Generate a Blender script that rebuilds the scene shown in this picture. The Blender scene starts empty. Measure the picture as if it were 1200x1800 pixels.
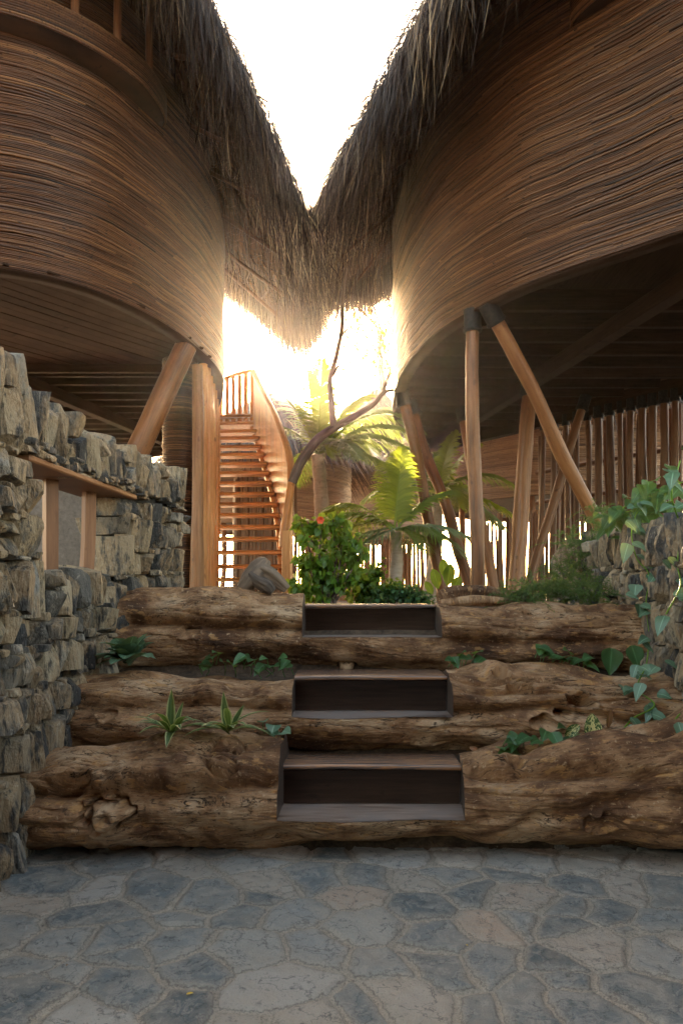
import bpy, math, random
import numpy as np
from mathutils import Vector

rng = np.random.default_rng(11)
random.seed(11)
PI = math.pi
F, EYE = 1300.0, 1.34
scene = bpy.context.scene
COL = scene.collection

# ------------------------------------------------------------------ helpers
def at(px, py, d):
    return np.array([(px - 600) / F * d, d, EYE - (py - 1050) / F * d])

def _hash(ix, iy, iz):
    h = (ix.astype(np.int64) * 374761393 + iy.astype(np.int64) * 668265263 + iz.astype(np.int64) * 2147483647 * 3 + 1274126177) & 0xFFFFFFFF
    h = ((h ^ (h >> 13)) * 1274126177) & 0xFFFFFFFF
    h = ((h ^ (h >> 16)) * 2246822519) & 0xFFFFFFFF
    return ((h ^ (h >> 15)) & 0xFFFF) / 65535.0

def vn(x, y, z=0.0):
    """smooth value noise, -1..1"""
    x, y, z = np.broadcast_arrays(np.asarray(x, float), np.asarray(y, float), np.asarray(z, float))
    ix, iy, iz = np.floor(x), np.floor(y), np.floor(z)
    fx, fy, fz = x - ix, y - iy, z - iz
    fx, fy, fz = [f * f * f * (f * (f * 6 - 15) + 10) for f in (fx, fy, fz)]
    ix, iy, iz = ix.astype(int), iy.astype(int), iz.astype(int)
    out = 0
    for a in (0, 1):
        for b in (0, 1):
            for c in (0, 1):
                w = (fx if a else 1 - fx) * (fy if b else 1 - fy) * (fz if c else 1 - fz)
                out = out + w * _hash(ix + a, iy + b, iz + c)
    return out * 2 - 1

def fbm(x, y, z=0.0, o=4, g=.5):
    s, a, n = 0, 1.0, 0
    for i in range(o):
        k = 2.03 ** i
        s = s + a * vn(np.asarray(x) * k + i * 7.3, np.asarray(y) * k + i * 3.1, np.asarray(z) * k + i * 5.7)
        n += a
        a *= g
    return s / n

class MB:
    def __init__(s):
        s.v, s.f, s.tc, s.rnd, s.mi, s.n = [], [], [], [], [], 0
    def add(s, v, f, tc=None, rnd=0.5, mi=0):
        v = np.asarray(v, float).reshape(-1, 3)
        f = np.asarray(f, int)
        s.v.append(v)
        s.tc.append(np.asarray(tc, float).reshape(-1, 3) if tc is not None else v.copy())
        s.rnd.append(np.broadcast_to(np.asarray(rnd, float), (len(v),)))
        s.f.append(f + s.n)
        s.mi.append(np.broadcast_to(np.asarray(mi, int), (len(f),)))
        s.n += len(v)
    def grid(s, P, tc=None, rnd=.5, mi=0):
        n, m = P.shape[:2]
        idx = np.arange(n * m).reshape(n, m)
        f = np.stack([idx[:-1, :-1], idx[1:, :-1], idx[1:, 1:], idx[:-1, 1:]], -1).reshape(-1, 4)
        s.add(P.reshape(-1, 3), f, None if tc is None else tc.reshape(-1, 3), rnd if np.isscalar(rnd) else np.asarray(rnd).reshape(-1), mi)
    def strips(s, P, tc, rnd):
        """P (N,rows,cols,3) many small grids at once"""
        N, n, m = P.shape[:3]
        idx = np.arange(n * m).reshape(n, m)
        f = np.stack([idx[:-1, :-1], idx[1:, :-1], idx[1:, 1:], idx[:-1, 1:]], -1).reshape(-1, 4)
        f = (f[None] + (np.arange(N) * n * m)[:, None, None]).reshape(-1, 4)
        s.add(P.reshape(-1, 3), f, tc.reshape(-1, 3), np.repeat(rnd, n * m))
    def box(s, c, size, ax=None, rnd=None, bev=.006):
        """bevelled box, ax = 3x3 rows of axes"""
        hx, hy, hz = [q / 2 for q in size]
        b = min(bev, hx * .6, hy * .6, hz * .6)
        V, Fc = [], []
        for sx in (-1, 1):
            for sy in (-1, 1):
                for sz in (-1, 1):
                    V += [(sx * (hx - b), sy * (hy - b), sz * hz), (sx * (hx - b), sy * hy, sz * (hz - b)), (sx * hx, sy * (hy - b), sz * (hz - b))]
        I = lambda sx, sy, sz, k: ((sx > 0) * 4 + (sy > 0) * 2 + (sz > 0)) * 3 + k
        for q in (-1, 1):
            Fc += [[I(-1, -1, q, 0), I(1, -1, q, 0), I(1, 1, q, 0), I(-1, 1, q, 0)], [I(-1, q, -1, 1), I(1, q, -1, 1), I(1, q, 1, 1), I(-1, q, 1, 1)], [I(q, -1, -1, 2), I(q, 1, -1, 2), I(q, 1, 1, 2), I(q, -1, 1, 2)]]
        for a in (-1, 1):
            for c2 in (-1, 1):
                Fc += [[I(-1, a, c2, 0), I(1, a, c2, 0), I(1, a, c2, 1), I(-1, a, c2, 1)], [I(a, -1, c2, 0), I(a, 1, c2, 0), I(a, 1, c2, 2), I(a, -1, c2, 2)], [I(a, c2, -1, 1), I(a, c2, 1, 1), I(a, c2, 1, 2), I(a, c2, -1, 2)]]
        V = np.array(V)
        # triangles at the corners as degenerate-free quads are not possible; add tris separately
        tc = V[:, [0, 2, 1]] if size[2] >= size[0] else V[:, [2, 0, 1]]
        A = np.eye(3) if ax is None else np.array(ax)
        W = V @ A + np.array(c)
        r = random.random() if rnd is None else rnd
        n0 = s.n
        s.add(W, Fc, tc + r * 37, r)
        T = [[I(a, b2, c2, 0), I(a, b2, c2, 1), I(a, b2, c2, 2)] for a in (-1, 1) for b2 in (-1, 1) for c2 in (-1, 1)]
        s.f.append(np.array(T) + n0)
        s.mi.append(np.zeros(len(T), int))
    def tube(s, pts, rad, sides=10, sub=None, rnd=None, wob=0.0, flat=1.0, cap=True):
        pts = np.asarray(pts, float)
        rad = np.broadcast_to(np.asarray(rad, float), (len(pts),))
        if sub:
            pts, rad = smooth_path(pts, sub, rad)
        n = len(pts)
        t = np.gradient(pts, axis=0)
        t /= np.linalg.norm(t, axis=1)[:, None] + 1e-12
        L = np.concatenate([[0], np.cumsum(np.linalg.norm(np.diff(pts, axis=0), axis=1))])
        ref = np.array([0, 0, 1.0]) if abs(t[0, 2]) < .8 else np.array([1.0, 0, 0])
        U = np.zeros_like(pts)
        u = ref - t[0] * (ref @ t[0])
        for i in range(n):
            u = u - t[i] * (u @ t[i])
            u /= np.linalg.norm(u)
            U[i] = u
        W = np.cross(t, U)
        th = np.linspace(0, 2 * PI, sides + 1)
        r = random.random() if rnd is None else rnd
        R = rad[:, None] * np.ones(sides + 1)
        if wob:
            R = R * (1 + wob * fbm(np.cos(th)[None] * 1.2 + r * 50, np.sin(th)[None] * 1.2 + 9, (L * 2.2)[:, None] + r * 90, 3))
        P = pts[:, None] + U[:, None] * (R * np.cos(th))[..., None] + W[:, None] * (R * np.sin(th) * flat)[..., None]
        tc = np.stack([np.broadcast_to(th / (2 * PI) * 2 * PI * rad.mean(), R.shape), np.broadcast_to(L[:, None], R.shape), np.full(R.shape, r * 20)], -1)
        n0 = s.n
        s.grid(P, tc, r)
        if cap:
            for k, i in ((0, 0), (1, n - 1)):
                ring = P[i, :-1]
                c = ring.mean(0)
                V = np.vstack([ring, c[None]])
                tcc = np.stack([(V - c) @ U[i], (V - c) @ W[i], np.full(len(V), r * 20)], -1)
                q = np.arange(sides)
                Fc = np.stack([q, (q + 1) % sides, np.full(sides, sides)], -1)
                if k == 0:
                    Fc = Fc[:, ::-1]
                s.v.append(V); s.tc.append(tcc); s.rnd.append(np.full(len(V), r)); s.f.append(Fc + s.n); s.mi.append(np.zeros(len(Fc), int)); s.n += len(V)
    def build(s, name, mats, parent=None, loc=None, smooth=True, sharp=None):
        V = np.vstack(s.v)
        if loc is not None:
            V = V - np.array(loc)
        me = bpy.data.meshes.new(name)
        faces = []
        for f in s.f:
            faces += f.tolist()
        me.from_pydata(V.tolist(), [], faces)
        a = me.attributes.new('tc', 'FLOAT_VECTOR', 'POINT')
        a.data.foreach_set('vector', np.vstack(s.tc).astype(np.float32).ravel())
        b = me.attributes.new('rnd', 'FLOAT', 'POINT')
        b.data.foreach_set('value', np.concatenate(s.rnd).astype(np.float32))
        if not isinstance(mats, (list, tuple)):
            mats = [mats]
        for m in mats:
            me.materials.append(m)
        me.polygons.foreach_set('material_index', np.concatenate(s.mi).astype(np.int32))
        me.polygons.foreach_set('use_smooth', np.full(len(faces), smooth))
        if sharp:
            me.set_sharp_from_angle(angle=math.radians(sharp))
        me.update()
        o = bpy.data.objects.new(name, me)
        COL.objects.link(o)
        if parent is not None:
            o.parent = parent
            root = parent
            off = Vector((0, 0, 0))
            while root is not None:
                off += root.location
                root = root.parent
            if loc is None:
                o.location = -off
        elif loc is not None:
            o.location = loc
        return o

def smooth_path(pts, sub, rad=None):
    pts = np.asarray(pts, float)
    n = len(pts)
    P = np.vstack([2 * pts[0] - pts[1], pts, 2 * pts[-1] - pts[-2]])
    out, rr = [], []
    for i in range(n - 1):
        p0, p1, p2, p3 = P[i], P[i + 1], P[i + 2], P[i + 3]
        for k in range(sub):
            t = k / sub
            out.append(.5 * ((2 * p1) + (-p0 + p2) * t + (2 * p0 - 5 * p1 + 4 * p2 - p3) * t * t + (-p0 + 3 * p1 - 3 * p2 + p3) * t ** 3))
            if rad is not None:
                rr.append(rad[i] * (1 - t) + rad[i + 1] * t)
    out.append(pts[-1])
    if rad is not None:
        rr.append(rad[-1])
    return np.array(out), (np.array(rr) if rad is not None else None)

class Path:
    """plan curve, parameter = arc length"""
    def __init__(s, pts, closed=True, step=.02):
        pts = np.array(pts, float)
        if closed:
            k = len(pts)
            ext = np.vstack([pts[-2:], pts, pts[:3]])
            sm, _ = smooth_path(ext, 24)
            sm = sm[2 * 24:(2 + k) * 24 + 1]
        else:
            sm, _ = smooth_path(pts, 24)
        d = np.concatenate([[0], np.cumsum(np.linalg.norm(np.diff(sm, axis=0), axis=1))])
        s.L = d[-1]
        s.closed = closed
        s.s = np.arange(0, s.L, step)
        s.p = np.stack([np.interp(s.s, d, sm[:, 0]), np.interp(s.s, d, sm[:, 1])], -1)
        t = np.roll(s.p, -1, 0) - np.roll(s.p, 1, 0) if closed else np.gradient(s.p, axis=0)
        if closed:
            for _ in range(30):
                t = (np.roll(t, 1, 0) + t + np.roll(t, -1, 0)) / 3
        t /= np.linalg.norm(t, axis=1)[:, None]
        s.t = t
        s.nrm = np.stack([t[:, 1], -t[:, 0]], -1)
        if closed:
            x, y = s.p[:, 0], s.p[:, 1]
            if np.sum(x * np.roll(y, -1) - y * np.roll(x, -1)) < 0:
                s.nrm = -s.nrm
        s.c = s.p.mean(0)
    def at(s, q):
        q = np.asarray(q, float)
        if s.closed:
            q = q % s.L
        S = np.append(s.s, s.L) if s.closed else s.s
        ff = lambda A: np.interp(q, S, np.append(A, A[0]) if s.closed else A)
        p = np.stack([ff(s.p[:, 0]), ff(s.p[:, 1])], -1)
        n = np.stack([ff(s.nrm[:, 0]), ff(s.nrm[:, 1])], -1)
        n = n / (np.linalg.norm(n, axis=-1, keepdims=True) + 1e-9)
        return p, n
    def near(s, x, y):
        return s.s[np.argmin((s.p[:, 0] - x) ** 2 + (s.p[:, 1] - y) ** 2)]

def tag(o, label=None, cat=None, group=None, kind=None):
    if label: o['label'] = label
    if cat: o['category'] = cat
    if group: o['group'] = group
    if kind: o['kind'] = kind
    return o

def thing(name, label, cat, loc, group=None):
    o = bpy.data.objects.new(name, None)
    o.empty_display_size = .1
    COL.objects.link(o)
    o.location = [float(q) for q in loc]
    return tag(o, label, cat, group)

# ------------------------------------------------------------------ materials
def newmat(name):
    m = bpy.data.materials.new(name)
    m.use_nodes = True
    nt = m.node_tree
    b = nt.nodes['Principled BSDF']
    return m, nt, b

class NT:
    def __init__(s, nt): s.nt = nt
    def n(s, t, **k):
        o = s.nt.nodes.new(t)
        for a, v in k.items(): setattr(o, a, v)
        return o
    def l(s, a, b): s.nt.links.new(a, b)
    def attr(s, name): return s.n('ShaderNodeAttribute', attribute_name=name)
    def tc(s, scale=(1, 1, 1)):
        a = s.attr('tc'); m = s.n('ShaderNodeMapping'); m.inputs['Scale'].default_value = scale
        s.l(a.outputs['Vector'], m.inputs['Vector']); return m.outputs['Vector']
    def noise(s, vec, scale=1, detail=4, rough=.55, dist=0):
        n = s.n('ShaderNodeTexNoise'); n.inputs['Scale'].default_value = scale; n.inputs['Detail'].default_value = detail
        n.inputs['Roughness'].default_value = rough; n.inputs['Distortion'].default_value = dist
        s.l(vec, n.inputs['Vector']); return n.outputs['Fac']
    def ramp(s, fac, stops, interp='LINEAR'):
        r = s.n('ShaderNodeValToRGB'); r.color_ramp.interpolation = interp
        e = r.color_ramp.elements
        while len(e) > 1: e.remove(e[-1])
        e[0].position = stops[0][0]; e[0].color = (*stops[0][1], 1)
        for p, c in stops[1:]:
            k = e.new(p); k.color = (*c, 1)
        s.l(fac, r.inputs['Fac']); return r.outputs['Color']
    def math(s, op, a, b=0.0, clamp=False):
        m = s.n('ShaderNodeMath', operation=op, use_clamp=clamp)
        for i, q in enumerate((a, b)):
            if isinstance(q, (int, float)): m.inputs[i].default_value = q
            else: s.l(q, m.inputs[i])
        return m.outputs[0]
    def mix(s, fac, a, b, mode='MIX'):
        m = s.n('ShaderNodeMix', data_type='RGBA', blend_type=mode)
        for sock, q in ((m.inputs[0], fac), (m.inputs[6], a), (m.inputs[7], b)):
            if isinstance(q, (int, float)): sock.default_value = q
            elif isinstance(q, tuple): sock.default_value = (*q, 1)
            else: s.l(q, sock)
        return m.outputs[2]
    def bump(s, h, strength=.4, dist=.01):
        b = s.n('ShaderNodeBump'); b.inputs['Strength'].default_value = strength; b.inputs['Distance'].default_value = dist
        s.l(h, b.inputs['Height']); return b.outputs['Normal']

def fin(nt, b, col, rough=.7, nrm=None, spec=.5, trans=0.0, tcol=None):
    k = NT(nt)
    k.l(col, b.inputs['Base Color'])
    if isinstance(rough, (int, float)): b.inputs['Roughness'].default_value = rough
    else: k.l(rough, b.inputs['Roughness'])
    b.inputs['Specular IOR Level'].default_value = spec
    if nrm is not None: k.l(nrm, b.inputs['Normal'])
    if trans:
        t = k.n('ShaderNodeBsdfTranslucent'); k.l(tcol if tcol is not None else col, t.inputs['Color'])
        mx = k.n('ShaderNodeMixShader'); mx.inputs[0].default_value = trans
        k.l(b.outputs[0], mx.inputs[1]); k.l(t.outputs[0], mx.inputs[2])
        k.l(mx.outputs[0], nt.nodes['Material Output'].inputs['Surface'])

def mat_reed(name, lo, mid, hi, rough=.5):
    m, nt, b = newmat(name); k = NT(nt)
    r = k.attr('rnd').outputs['Fac']
    n1 = k.noise(k.tc((3, 40, 1)), 1, 3)
    n2 = k.noise(k.tc((.7, .9, 1)), 1, 2)
    f = k.math('ADD', k.math('MULTIPLY', r, .55), k.math('MULTIPLY', n1, .35))
    f = k.math('ADD', f, k.math('MULTIPLY', k.math('SUBTRACT', n2, .5), .5))
    c = k.ramp(f, [(.12, lo), (.45, mid), (.85, hi)])
    # joints and nodes of the canes
    n3 = k.noise(k.tc((22, 60, 3)), 1, 2)
    c = k.mix(k.ramp(n3, [(.62, (0, 0, 0)), (.72, (1, 1, 1))]), c, lo)
    fin(nt, b, c, rough, k.bump(k.noise(k.tc((8, 160, 1)), 1, 3), .5, .004), .5)
    return m

def mat_wood(name, dark, mid, light, rough=.55, sc=(45, 3.0, 1), bump=.4, spec=.4):
    m, nt, b = newmat(name); k = NT(nt)
    r = k.attr('rnd').outputs['Fac']
    n1 = k.noise(k.tc(sc), 1, 5, .6, .4)
    n2 = k.noise(k.tc((6, 1.6, 1)), 1, 3)
    f = k.math('ADD', k.math('MULTIPLY', n1, .55), k.math('ADD', k.math('MULTIPLY', n2, .35), k.math('MULTIPLY', r, .16)))
    c = k.ramp(f, [(.3, dark), (.52, mid), (.78, light)])
    n3 = k.noise(k.tc((9, 4, 1)), 1.7, 2)
    c = k.mix(k.math('MULTIPLY', k.ramp(n3, [(.66, (0, 0, 0)), (.74, (1, 1, 1))]), .7), c, dark)
    fin(nt, b, c, rough, k.bump(n1, bump, .006), spec)
    return m

M = {}
M['reed'] = mat_reed('reed cane', (.016, .0065, .0035), (.11, .043, .0155), (.34, .165, .065), .4)
M['reed_far'] = mat_reed('reed cane weathered', (.09, .05, .03), (.24, .14, .08), (.4, .26, .15), .5)
M['pole'] = mat_wood('peeled pole', (.06, .022, .009), (.2, .08, .029), (.34, .16, .064), .42)
M['pole_dark'] = mat_wood('old pole', (.045, .018, .008), (.13, .056, .024), (.22, .105, .048), .5)
M['stair'] = mat_wood('stair timber', (.17, .055, .017), (.46, .18, .052), (.62, .3, .11), .42)
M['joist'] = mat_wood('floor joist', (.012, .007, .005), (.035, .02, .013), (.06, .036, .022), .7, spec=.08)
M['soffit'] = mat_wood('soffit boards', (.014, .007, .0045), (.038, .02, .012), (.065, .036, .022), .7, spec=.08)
M['step'] = mat_wood('dark polished step timber', (.03, .017, .012), (.07, .042, .03), (.13, .08, .056), .28, (60, 4, 1), .15)
M['window_wood'] = mat_wood('sawn timber', (.1, .04, .016), (.22, .095, .04), (.32, .16, .075), .55)
M['branch'] = mat_wood('grey dead branch', (.04, .025, .018), (.12, .08, .06), (.25, .175, .13), .65, (50, 5, 1), .8)
M['dry_stump'] = mat_wood('driftwood stump', (.03, .022, .018), (.12, .085, .06), (.3, .21, .14), .7, (60, 8, 1), 1.0)
M['trunk'] = mat_wood('palm trunk', (.16, .12, .09), (.34, .27, .21), (.48, .4, .33), .8, (8, 30, 1), .8)

def mat_collar():
    m, nt, b = newmat('black iron collar'); k = NT(nt)
    n = k.noise(k.tc((30, 30, 30)), 1, 3)
    fin(nt, b, k.ramp(n, [(.3, (.008, .008, .009)), (.7, (.03, .027, .025))]), .6, k.bump(n, .2, .003), .15); return m
M['collar'] = mat_collar()

def mat_thatch(name='dry palm thatch', stops=None, trans=.09):
    m, nt, b = newmat(name); k = NT(nt)
    r = k.attr('rnd').outputs['Fac']
    n1 = k.noise(k.tc((1.2, 1.2, 1.2)), 1, 3)
    f = k.math('ADD', k.math('MULTIPLY', r, .75), k.math('MULTIPLY', n1, .4))
    c = k.ramp(f, stops or [(.12, (.01, .0085, .009)), (.5, (.026, .02, .018)), (.74, (.065, .045, .03)), (.88, (.2, .135, .075)), (1, (.48, .34, .19))])
    warm = k.mix(.5, c, (.5, .17, .045), 'MIX')
    fin(nt, b, c, .5, None, .25, trans, warm); return m
M['thatch'] = mat_thatch()
M['thatch_under'] = mat_thatch('woven palm underside', [(.12, (.03, .014, .008)), (.5, (.11, .05, .02)), (.9, (.24, .12, .05))], .1)

def mat_log():
    m, nt, b = newmat('weathered tree trunk'); k = NT(nt)
    n1 = k.noise(k.tc((3.6, 6, 1)), 1, 8, .64, .7)
    n2 = k.noise(k.tc((1.7, 2.2, 1)), 1.2, 5, .6, .3)
    n3 = k.noise(k.tc((14, 80, 1)), 1, 6, .68, .4)
    n6 = k.noise(k.tc((26, 34, 3)), 1, 6, .7)
    f = k.math('ADD', k.math('MULTIPLY', n1, .45), k.math('MULTIPLY', n2, .55))
    c = k.ramp(f, [(.36, (.05, .022, .01)), (.45, (.15, .07, .03)), (.52, (.35, .195, .095)), (.63, (.56, .39, .24))])
    c = k.mix(k.ramp(n3, [(.34, (.8, .8, .8)), (.45, (0, 0, 0))]), c, (.075, .034, .016))
    c = k.mix(k.ramp(n6, [(.35, (.85, .85, .85)), (.42, (0, 0, 0))]), c, (.07, .036, .02))
    c = k.mix(k.ramp(n6, [(.58, (0, 0, 0)), (.66, (.75, .75, .75))]), c, (.58, .4, .24))
    n4 = k.noise(k.tc((6, 14, 3)), 1.6, 5, .65)
    c = k.mix(k.math('MULTIPLY', k.ramp(n4, [(.58, (0, 0, 0)), (.63, (1, 1, 1))]), .65), c, (.5, .27, .1))
    cr = k.math('ABSOLUTE', k.math('SUBTRACT', k.noise(k.tc((2.6, 11, 2)), 1, 5, .6, .8), .5))
    crk = k.math('MULTIPLY', k.ramp(cr, [(.0, (1, 1, 1)), (.009, (0, 0, 0))]), k.ramp(n2, [(.48, (0, 0, 0)), (.56, (1, 1, 1))]))
    c = k.mix(crk, c, (.02, .011, .007))
    h = k.math('ADD', k.math('ADD', n3, k.math('MULTIPLY', n6, .9)), k.math('MULTIPLY', n1, .6))
    h = k.math('SUBTRACT', h, k.math('MULTIPLY', crk, .8))
    fin(nt, b, c, .66, k.bump(h, 1.0, .017), .35); return m
M['log'] = mat_log()

def mat_cut():
    m, nt, b = newmat('polished log cut'); k = NT(nt)
    n1 = k.noise(k.tc((3, 30, 1)), 1, 5, .6, 1.2)
    n2 = k.noise(k.tc((3, 3, 1)), 1.5, 4)
    c = k.ramp(n1, [(.3, (.1, .066, .05)), (.5, (.23, .165, .13)), (.68, (.38, .28, .22))])
    c = k.mix(k.ramp(n2, [(.35, (1, 1, 1)), (.6, (0, 0, 0))]), c, (.22, .18, .16))
    fin(nt, b, c, .36, k.bump(n1, .12, .004), .6); return m
M['cut'] = mat_cut()

M['cutside'] = mat_wood('sawn log face', (.03, .02, .015), (.08, .055, .042), (.14, .1, .075), .5, (20, 20, 1), .3)
def mat_tread():
    m, nt, b = newmat('figured step tread'); k = NT(nt)
    n1 = k.noise(k.tc((16, 1.6, 1)), 1, 4, .5, 2.0)
    c = k.ramp(n1, [(.3, (.07, .05, .042)), (.48, (.16, .115, .095)), (.56, (.4, .19, .08)), (.62, (.17, .115, .09)), (.8, (.3, .2, .14))])
    fin(nt, b, c, .27, k.bump(n1, .1, .003), .6); return m
M['tread'] = mat_tread()

def mat_stone():
    m, nt, b = newmat('split fieldstone'); k = NT(nt)
    r = k.attr('rnd').outputs['Fac']
    n1 = k.noise(k.tc((3, 3, 3)), 1, 4)
    n2 = k.noise(k.tc((14, 14, 5)), 1, 6, .65)
    n3 = k.noise(k.tc((60, 60, 40)), 1, 4, .6)
    c = k.ramp(r, [(0, (.03, .03, .032)), (.28, (.08, .078, .076)), (.45, (.16, .14, .115)), (.7, (.34, .25, .15)), (.88, (.4, .32, .215)), (1, (.26, .25, .23))])
    tan = k.ramp(n3, [(.3, (.24, .15, .075)), (.7, (.42, .31, .19))])
    c = k.mix(k.ramp(k.math('ADD', n1, k.math('MULTIPLY', k.math('SUBTRACT', n2, .5), .8)), [(.46, (0, 0, 0)), (.6, (.85, .85, .85))]), c, tan)
    c = k.mix(k.ramp(n2, [(.34, (1, 1, 1)), (.47, (0, 0, 0))]), c, (.045, .042, .04))
    c = k.mix(k.math('MULTIPLY', k.ramp(n3, [(.6, (0, 0, 0)), (.75, (1, 1, 1))]), .5), c, (.42, .38, .32))
    n5 = k.noise(k.tc((30, 30, 7)), 1, 6, .7)
    c = k.mix(k.ramp(n5, [(.36, (.9, .9, .9)), (.45, (0, 0, 0))]), c, (.03, .029, .028))
    c = k.mix(k.ramp(n5, [(.58, (0, 0, 0)), (.68, (.6, .6, .6))]), c, (.46, .4, .31))
    fin(nt, b, c, .6, k.bump(k.math('ADD', k.math('ADD', n2, n5), k.math('MULTIPLY', n3, .5)), 1.0, .03), .45); return m
M['stone'] = mat_stone()

def mat_flag():
    m, nt, b = newmat('flagstone paving'); k = NT(nt)
    a = k.attr('tc'); sep = k.n('ShaderNodeSeparateXYZ'); k.l(a.outputs['Vector'], sep.inputs[0])
    geo = k.n('ShaderNodeNewGeometry').outputs['Position']
    e = sep.outputs['X']; r = k.attr('rnd').outputs['Fac']
    n1 = k.noise(geo, 5, 6, .62, .3); n2 = k.noise(geo, 22, 8, .72); n3 = k.noise(geo, 130, 5, .7); n4 = k.noise(geo, 11, 7, .7, 1.2)
    st = k.ramp(r, [(0, (.085, .11, .122)), (.3, (.165, .187, .195)), (.55, (.3, .305, .295)), (.75, (.38, .36, .32)), (.9, (.45, .34, .26)), (1, (.4, .395, .375))])
    st = k.mix(k.ramp(n1, [(.44, (0, 0, 0)), (.66, (.55, .55, .55))]), st, (.38, .33, .27))
    st = k.mix(k.ramp(n4, [(.5, (0, 0, 0)), (.56, (.55, .55, .55)), (.62, (0, 0, 0))]), st, (.4, .37, .33))
    st = k.mix(k.ramp(n2, [(.3, (.85, .85, .85)), (.43, (0, 0, 0))]), st, (.05, .06, .066))
    st = k.mix(k.ramp(n2, [(.56, (0, 0, 0)), (.68, (.6, .6, .6))]), st, (.42, .39, .34))
    vein = k.math('ABSOLUTE', k.math('SUBTRACT', n1, .47))
    st = k.mix(k.ramp(vein, [(.0, (.75, .75, .75)), (.012, (0, 0, 0))]), st, (.05, .055, .06))
    mo = k.ramp(k.math('ADD', k.math('MULTIPLY', n3, .6), k.math('MULTIPLY', n2, .4)), [(.36, (.2, .17, .135)), (.5, (.38, .33, .27)), (.66, (.53, .47, .39))])
    w = k.math('ADD', e, k.math('ADD', k.math('MULTIPLY', k.math('SUBTRACT', n2, .5), .045), k.math('MULTIPLY', k.math('SUBTRACT', n4, .5), .03)))
    w2 = k.math('ADD', w, k.math('MULTIPLY', k.math('SUBTRACT', n1, .5), .1))
    film = k.ramp(w2, [(.004, (.62, .62, .62)), (.02, (.25, .25, .25)), (.04, (0, 0, 0))])
    c = k.mix(film, st, mo)
    c = k.mix(k.ramp(w, [(.001, (1, 1, 1)), (.006, (0, 0, 0))]), c, mo)
    c = k.mix(k.ramp(k.math('ABSOLUTE', k.math('SUBTRACT', w, .006)), [(.0, (.55, .55, .55)), (.003, (0, 0, 0))]), c, (.07, .06, .05))
    c = k.mix(k.math('MULTIPLY', k.ramp(n3, [(.6, (0, 0, 0)), (.7, (1, 1, 1))]), .5), c, (.42, .37, .3))
    c = k.mix(k.math('MULTIPLY', k.ramp(n3, [(.33, (1, 1, 1)), (.4, (0, 0, 0))]), .55), c, (.04, .04, .04))
    c = k.mix(1.0, c, (.86, .86, .85), 'MULTIPLY')
    fin(nt, b, c, k.math('ADD', .42, k.math('MULTIPLY', n2, .35)), k.bump(k.math('ADD', k.math('ADD', n2, n4), k.math('MULTIPLY', n3, .5)), .9, .012), .4); return m
M['flag'] = mat_flag()

def mat_simple(name, lo, hi, scale=6, rough=.9, bump=.6, dist=.02):
    m, nt, b = newmat(name); k = NT(nt)
    geo = k.n('ShaderNodeNewGeometry').outputs['Position']
    n = k.noise(geo, scale, 6, .65); n2 = k.noise(geo, scale * 8, 4, .6)
    c = k.ramp(k.math('ADD', k.math('MULTIPLY', n, .6), k.math('MULTIPLY', n2, .4)), [(.35, lo), (.65, hi)])
    fin(nt, b, c, rough, k.bump(k.math('ADD', n, k.math('MULTIPLY', n2, .5)), bump, dist), .3); return m
M['soil'] = mat_simple('garden soil', (.03, .02, .013), (.12, .08, .05), 5)
M['path_sand'] = mat_simple('sandy path', (.2, .15, .1), (.36, .28, .2), 3)
M['mortar'] = mat_simple('wall core', (.02, .019, .018), (.06, .055, .05), 12)
M['concrete'] = mat_simple('rough concrete', (.13, .105, .085), (.22, .18, .15), 5, .9, .5)

def mat_leaf(name, dark, light, trans=.35, rough=.35, vein=True, edge=None):
    m, nt, b = newmat(name); k = NT(nt)
    r = k.attr('rnd').outputs['Fac']
    a = k.attr('tc'); sep = k.n('ShaderNodeSeparateXYZ'); k.l(a.outputs['Vector'], sep.inputs[0])
    u = k.math('ABSOLUTE', sep.outputs['X'])
    n = k.noise(a.outputs['Vector'], 6, 3)
    c = k.mix(k.math('ADD', k.math('MULTIPLY', r, .7), k.math('MULTIPLY', n, .3)), dark, light)
    if vein:
        c = k.mix(k.ramp(u, [(.03, (.55, .55, .55)), (.1, (0, 0, 0))]), c, tuple(min(1, q * 2.2 + .02) for q in light))
    if edge:
        c = k.mix(k.ramp(k.math('ADD', u, k.math('MULTIPLY', k.math('SUBTRACT', n, .5), .5)), [(.62, (0, 0, 0)), (.74, (1, 1, 1))]), c, edge)
    tcol = k.mix(.65, c, (.36, .42, .03))
    fin(nt, b, c, rough, None, .5, trans, tcol); return m
M['leaf_dark'] = mat_leaf('dark glossy leaf', (.025, .07, .028), (.07, .17, .06))
M['leaf_blue'] = mat_leaf('grey green leaf', (.05, .11, .065), (.15, .25, .16), .15)
M['leaf_bush'] = mat_leaf('hibiscus leaf', (.035, .1, .012), (.13, .26, .035), .55)
M['leaf_stripe'] = mat_leaf('striped leaf', (.03, .08, .035), (.075, .15, .06), .35, .35, True, (.5, .52, .24))
M['leaf_palm'] = mat_leaf('palm frond', (.05, .11, .03), (.14, .2, .055), .5, .35, False)
M['leaf_palm_blue'] = mat_leaf('silvery palm frond', (.09, .15, .1), (.2, .27, .17), .4, .35, False)
M['leaf_palm_gold'] = mat_leaf('golden palm frond', (.12, .19, .025), (.28, .34, .05), .55, .35, False)
M['fern'] = mat_leaf('feathery fern', (.03, .085, .03), (.09, .19, .06), .4, .5, False)
M['flower'] = mat_leaf('red petal', (.5, .03, .015), (.75, .07, .03), .4, .5, False)
M['leaf_fallen'] = mat_leaf('yellow fallen leaf', (.5, .3, .03), (.65, .42, .06), .2, .5)
M['leaf_brown'] = mat_leaf('brown dry leaf', (.14, .06, .025), (.28, .13, .06), .2, .6)

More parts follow.
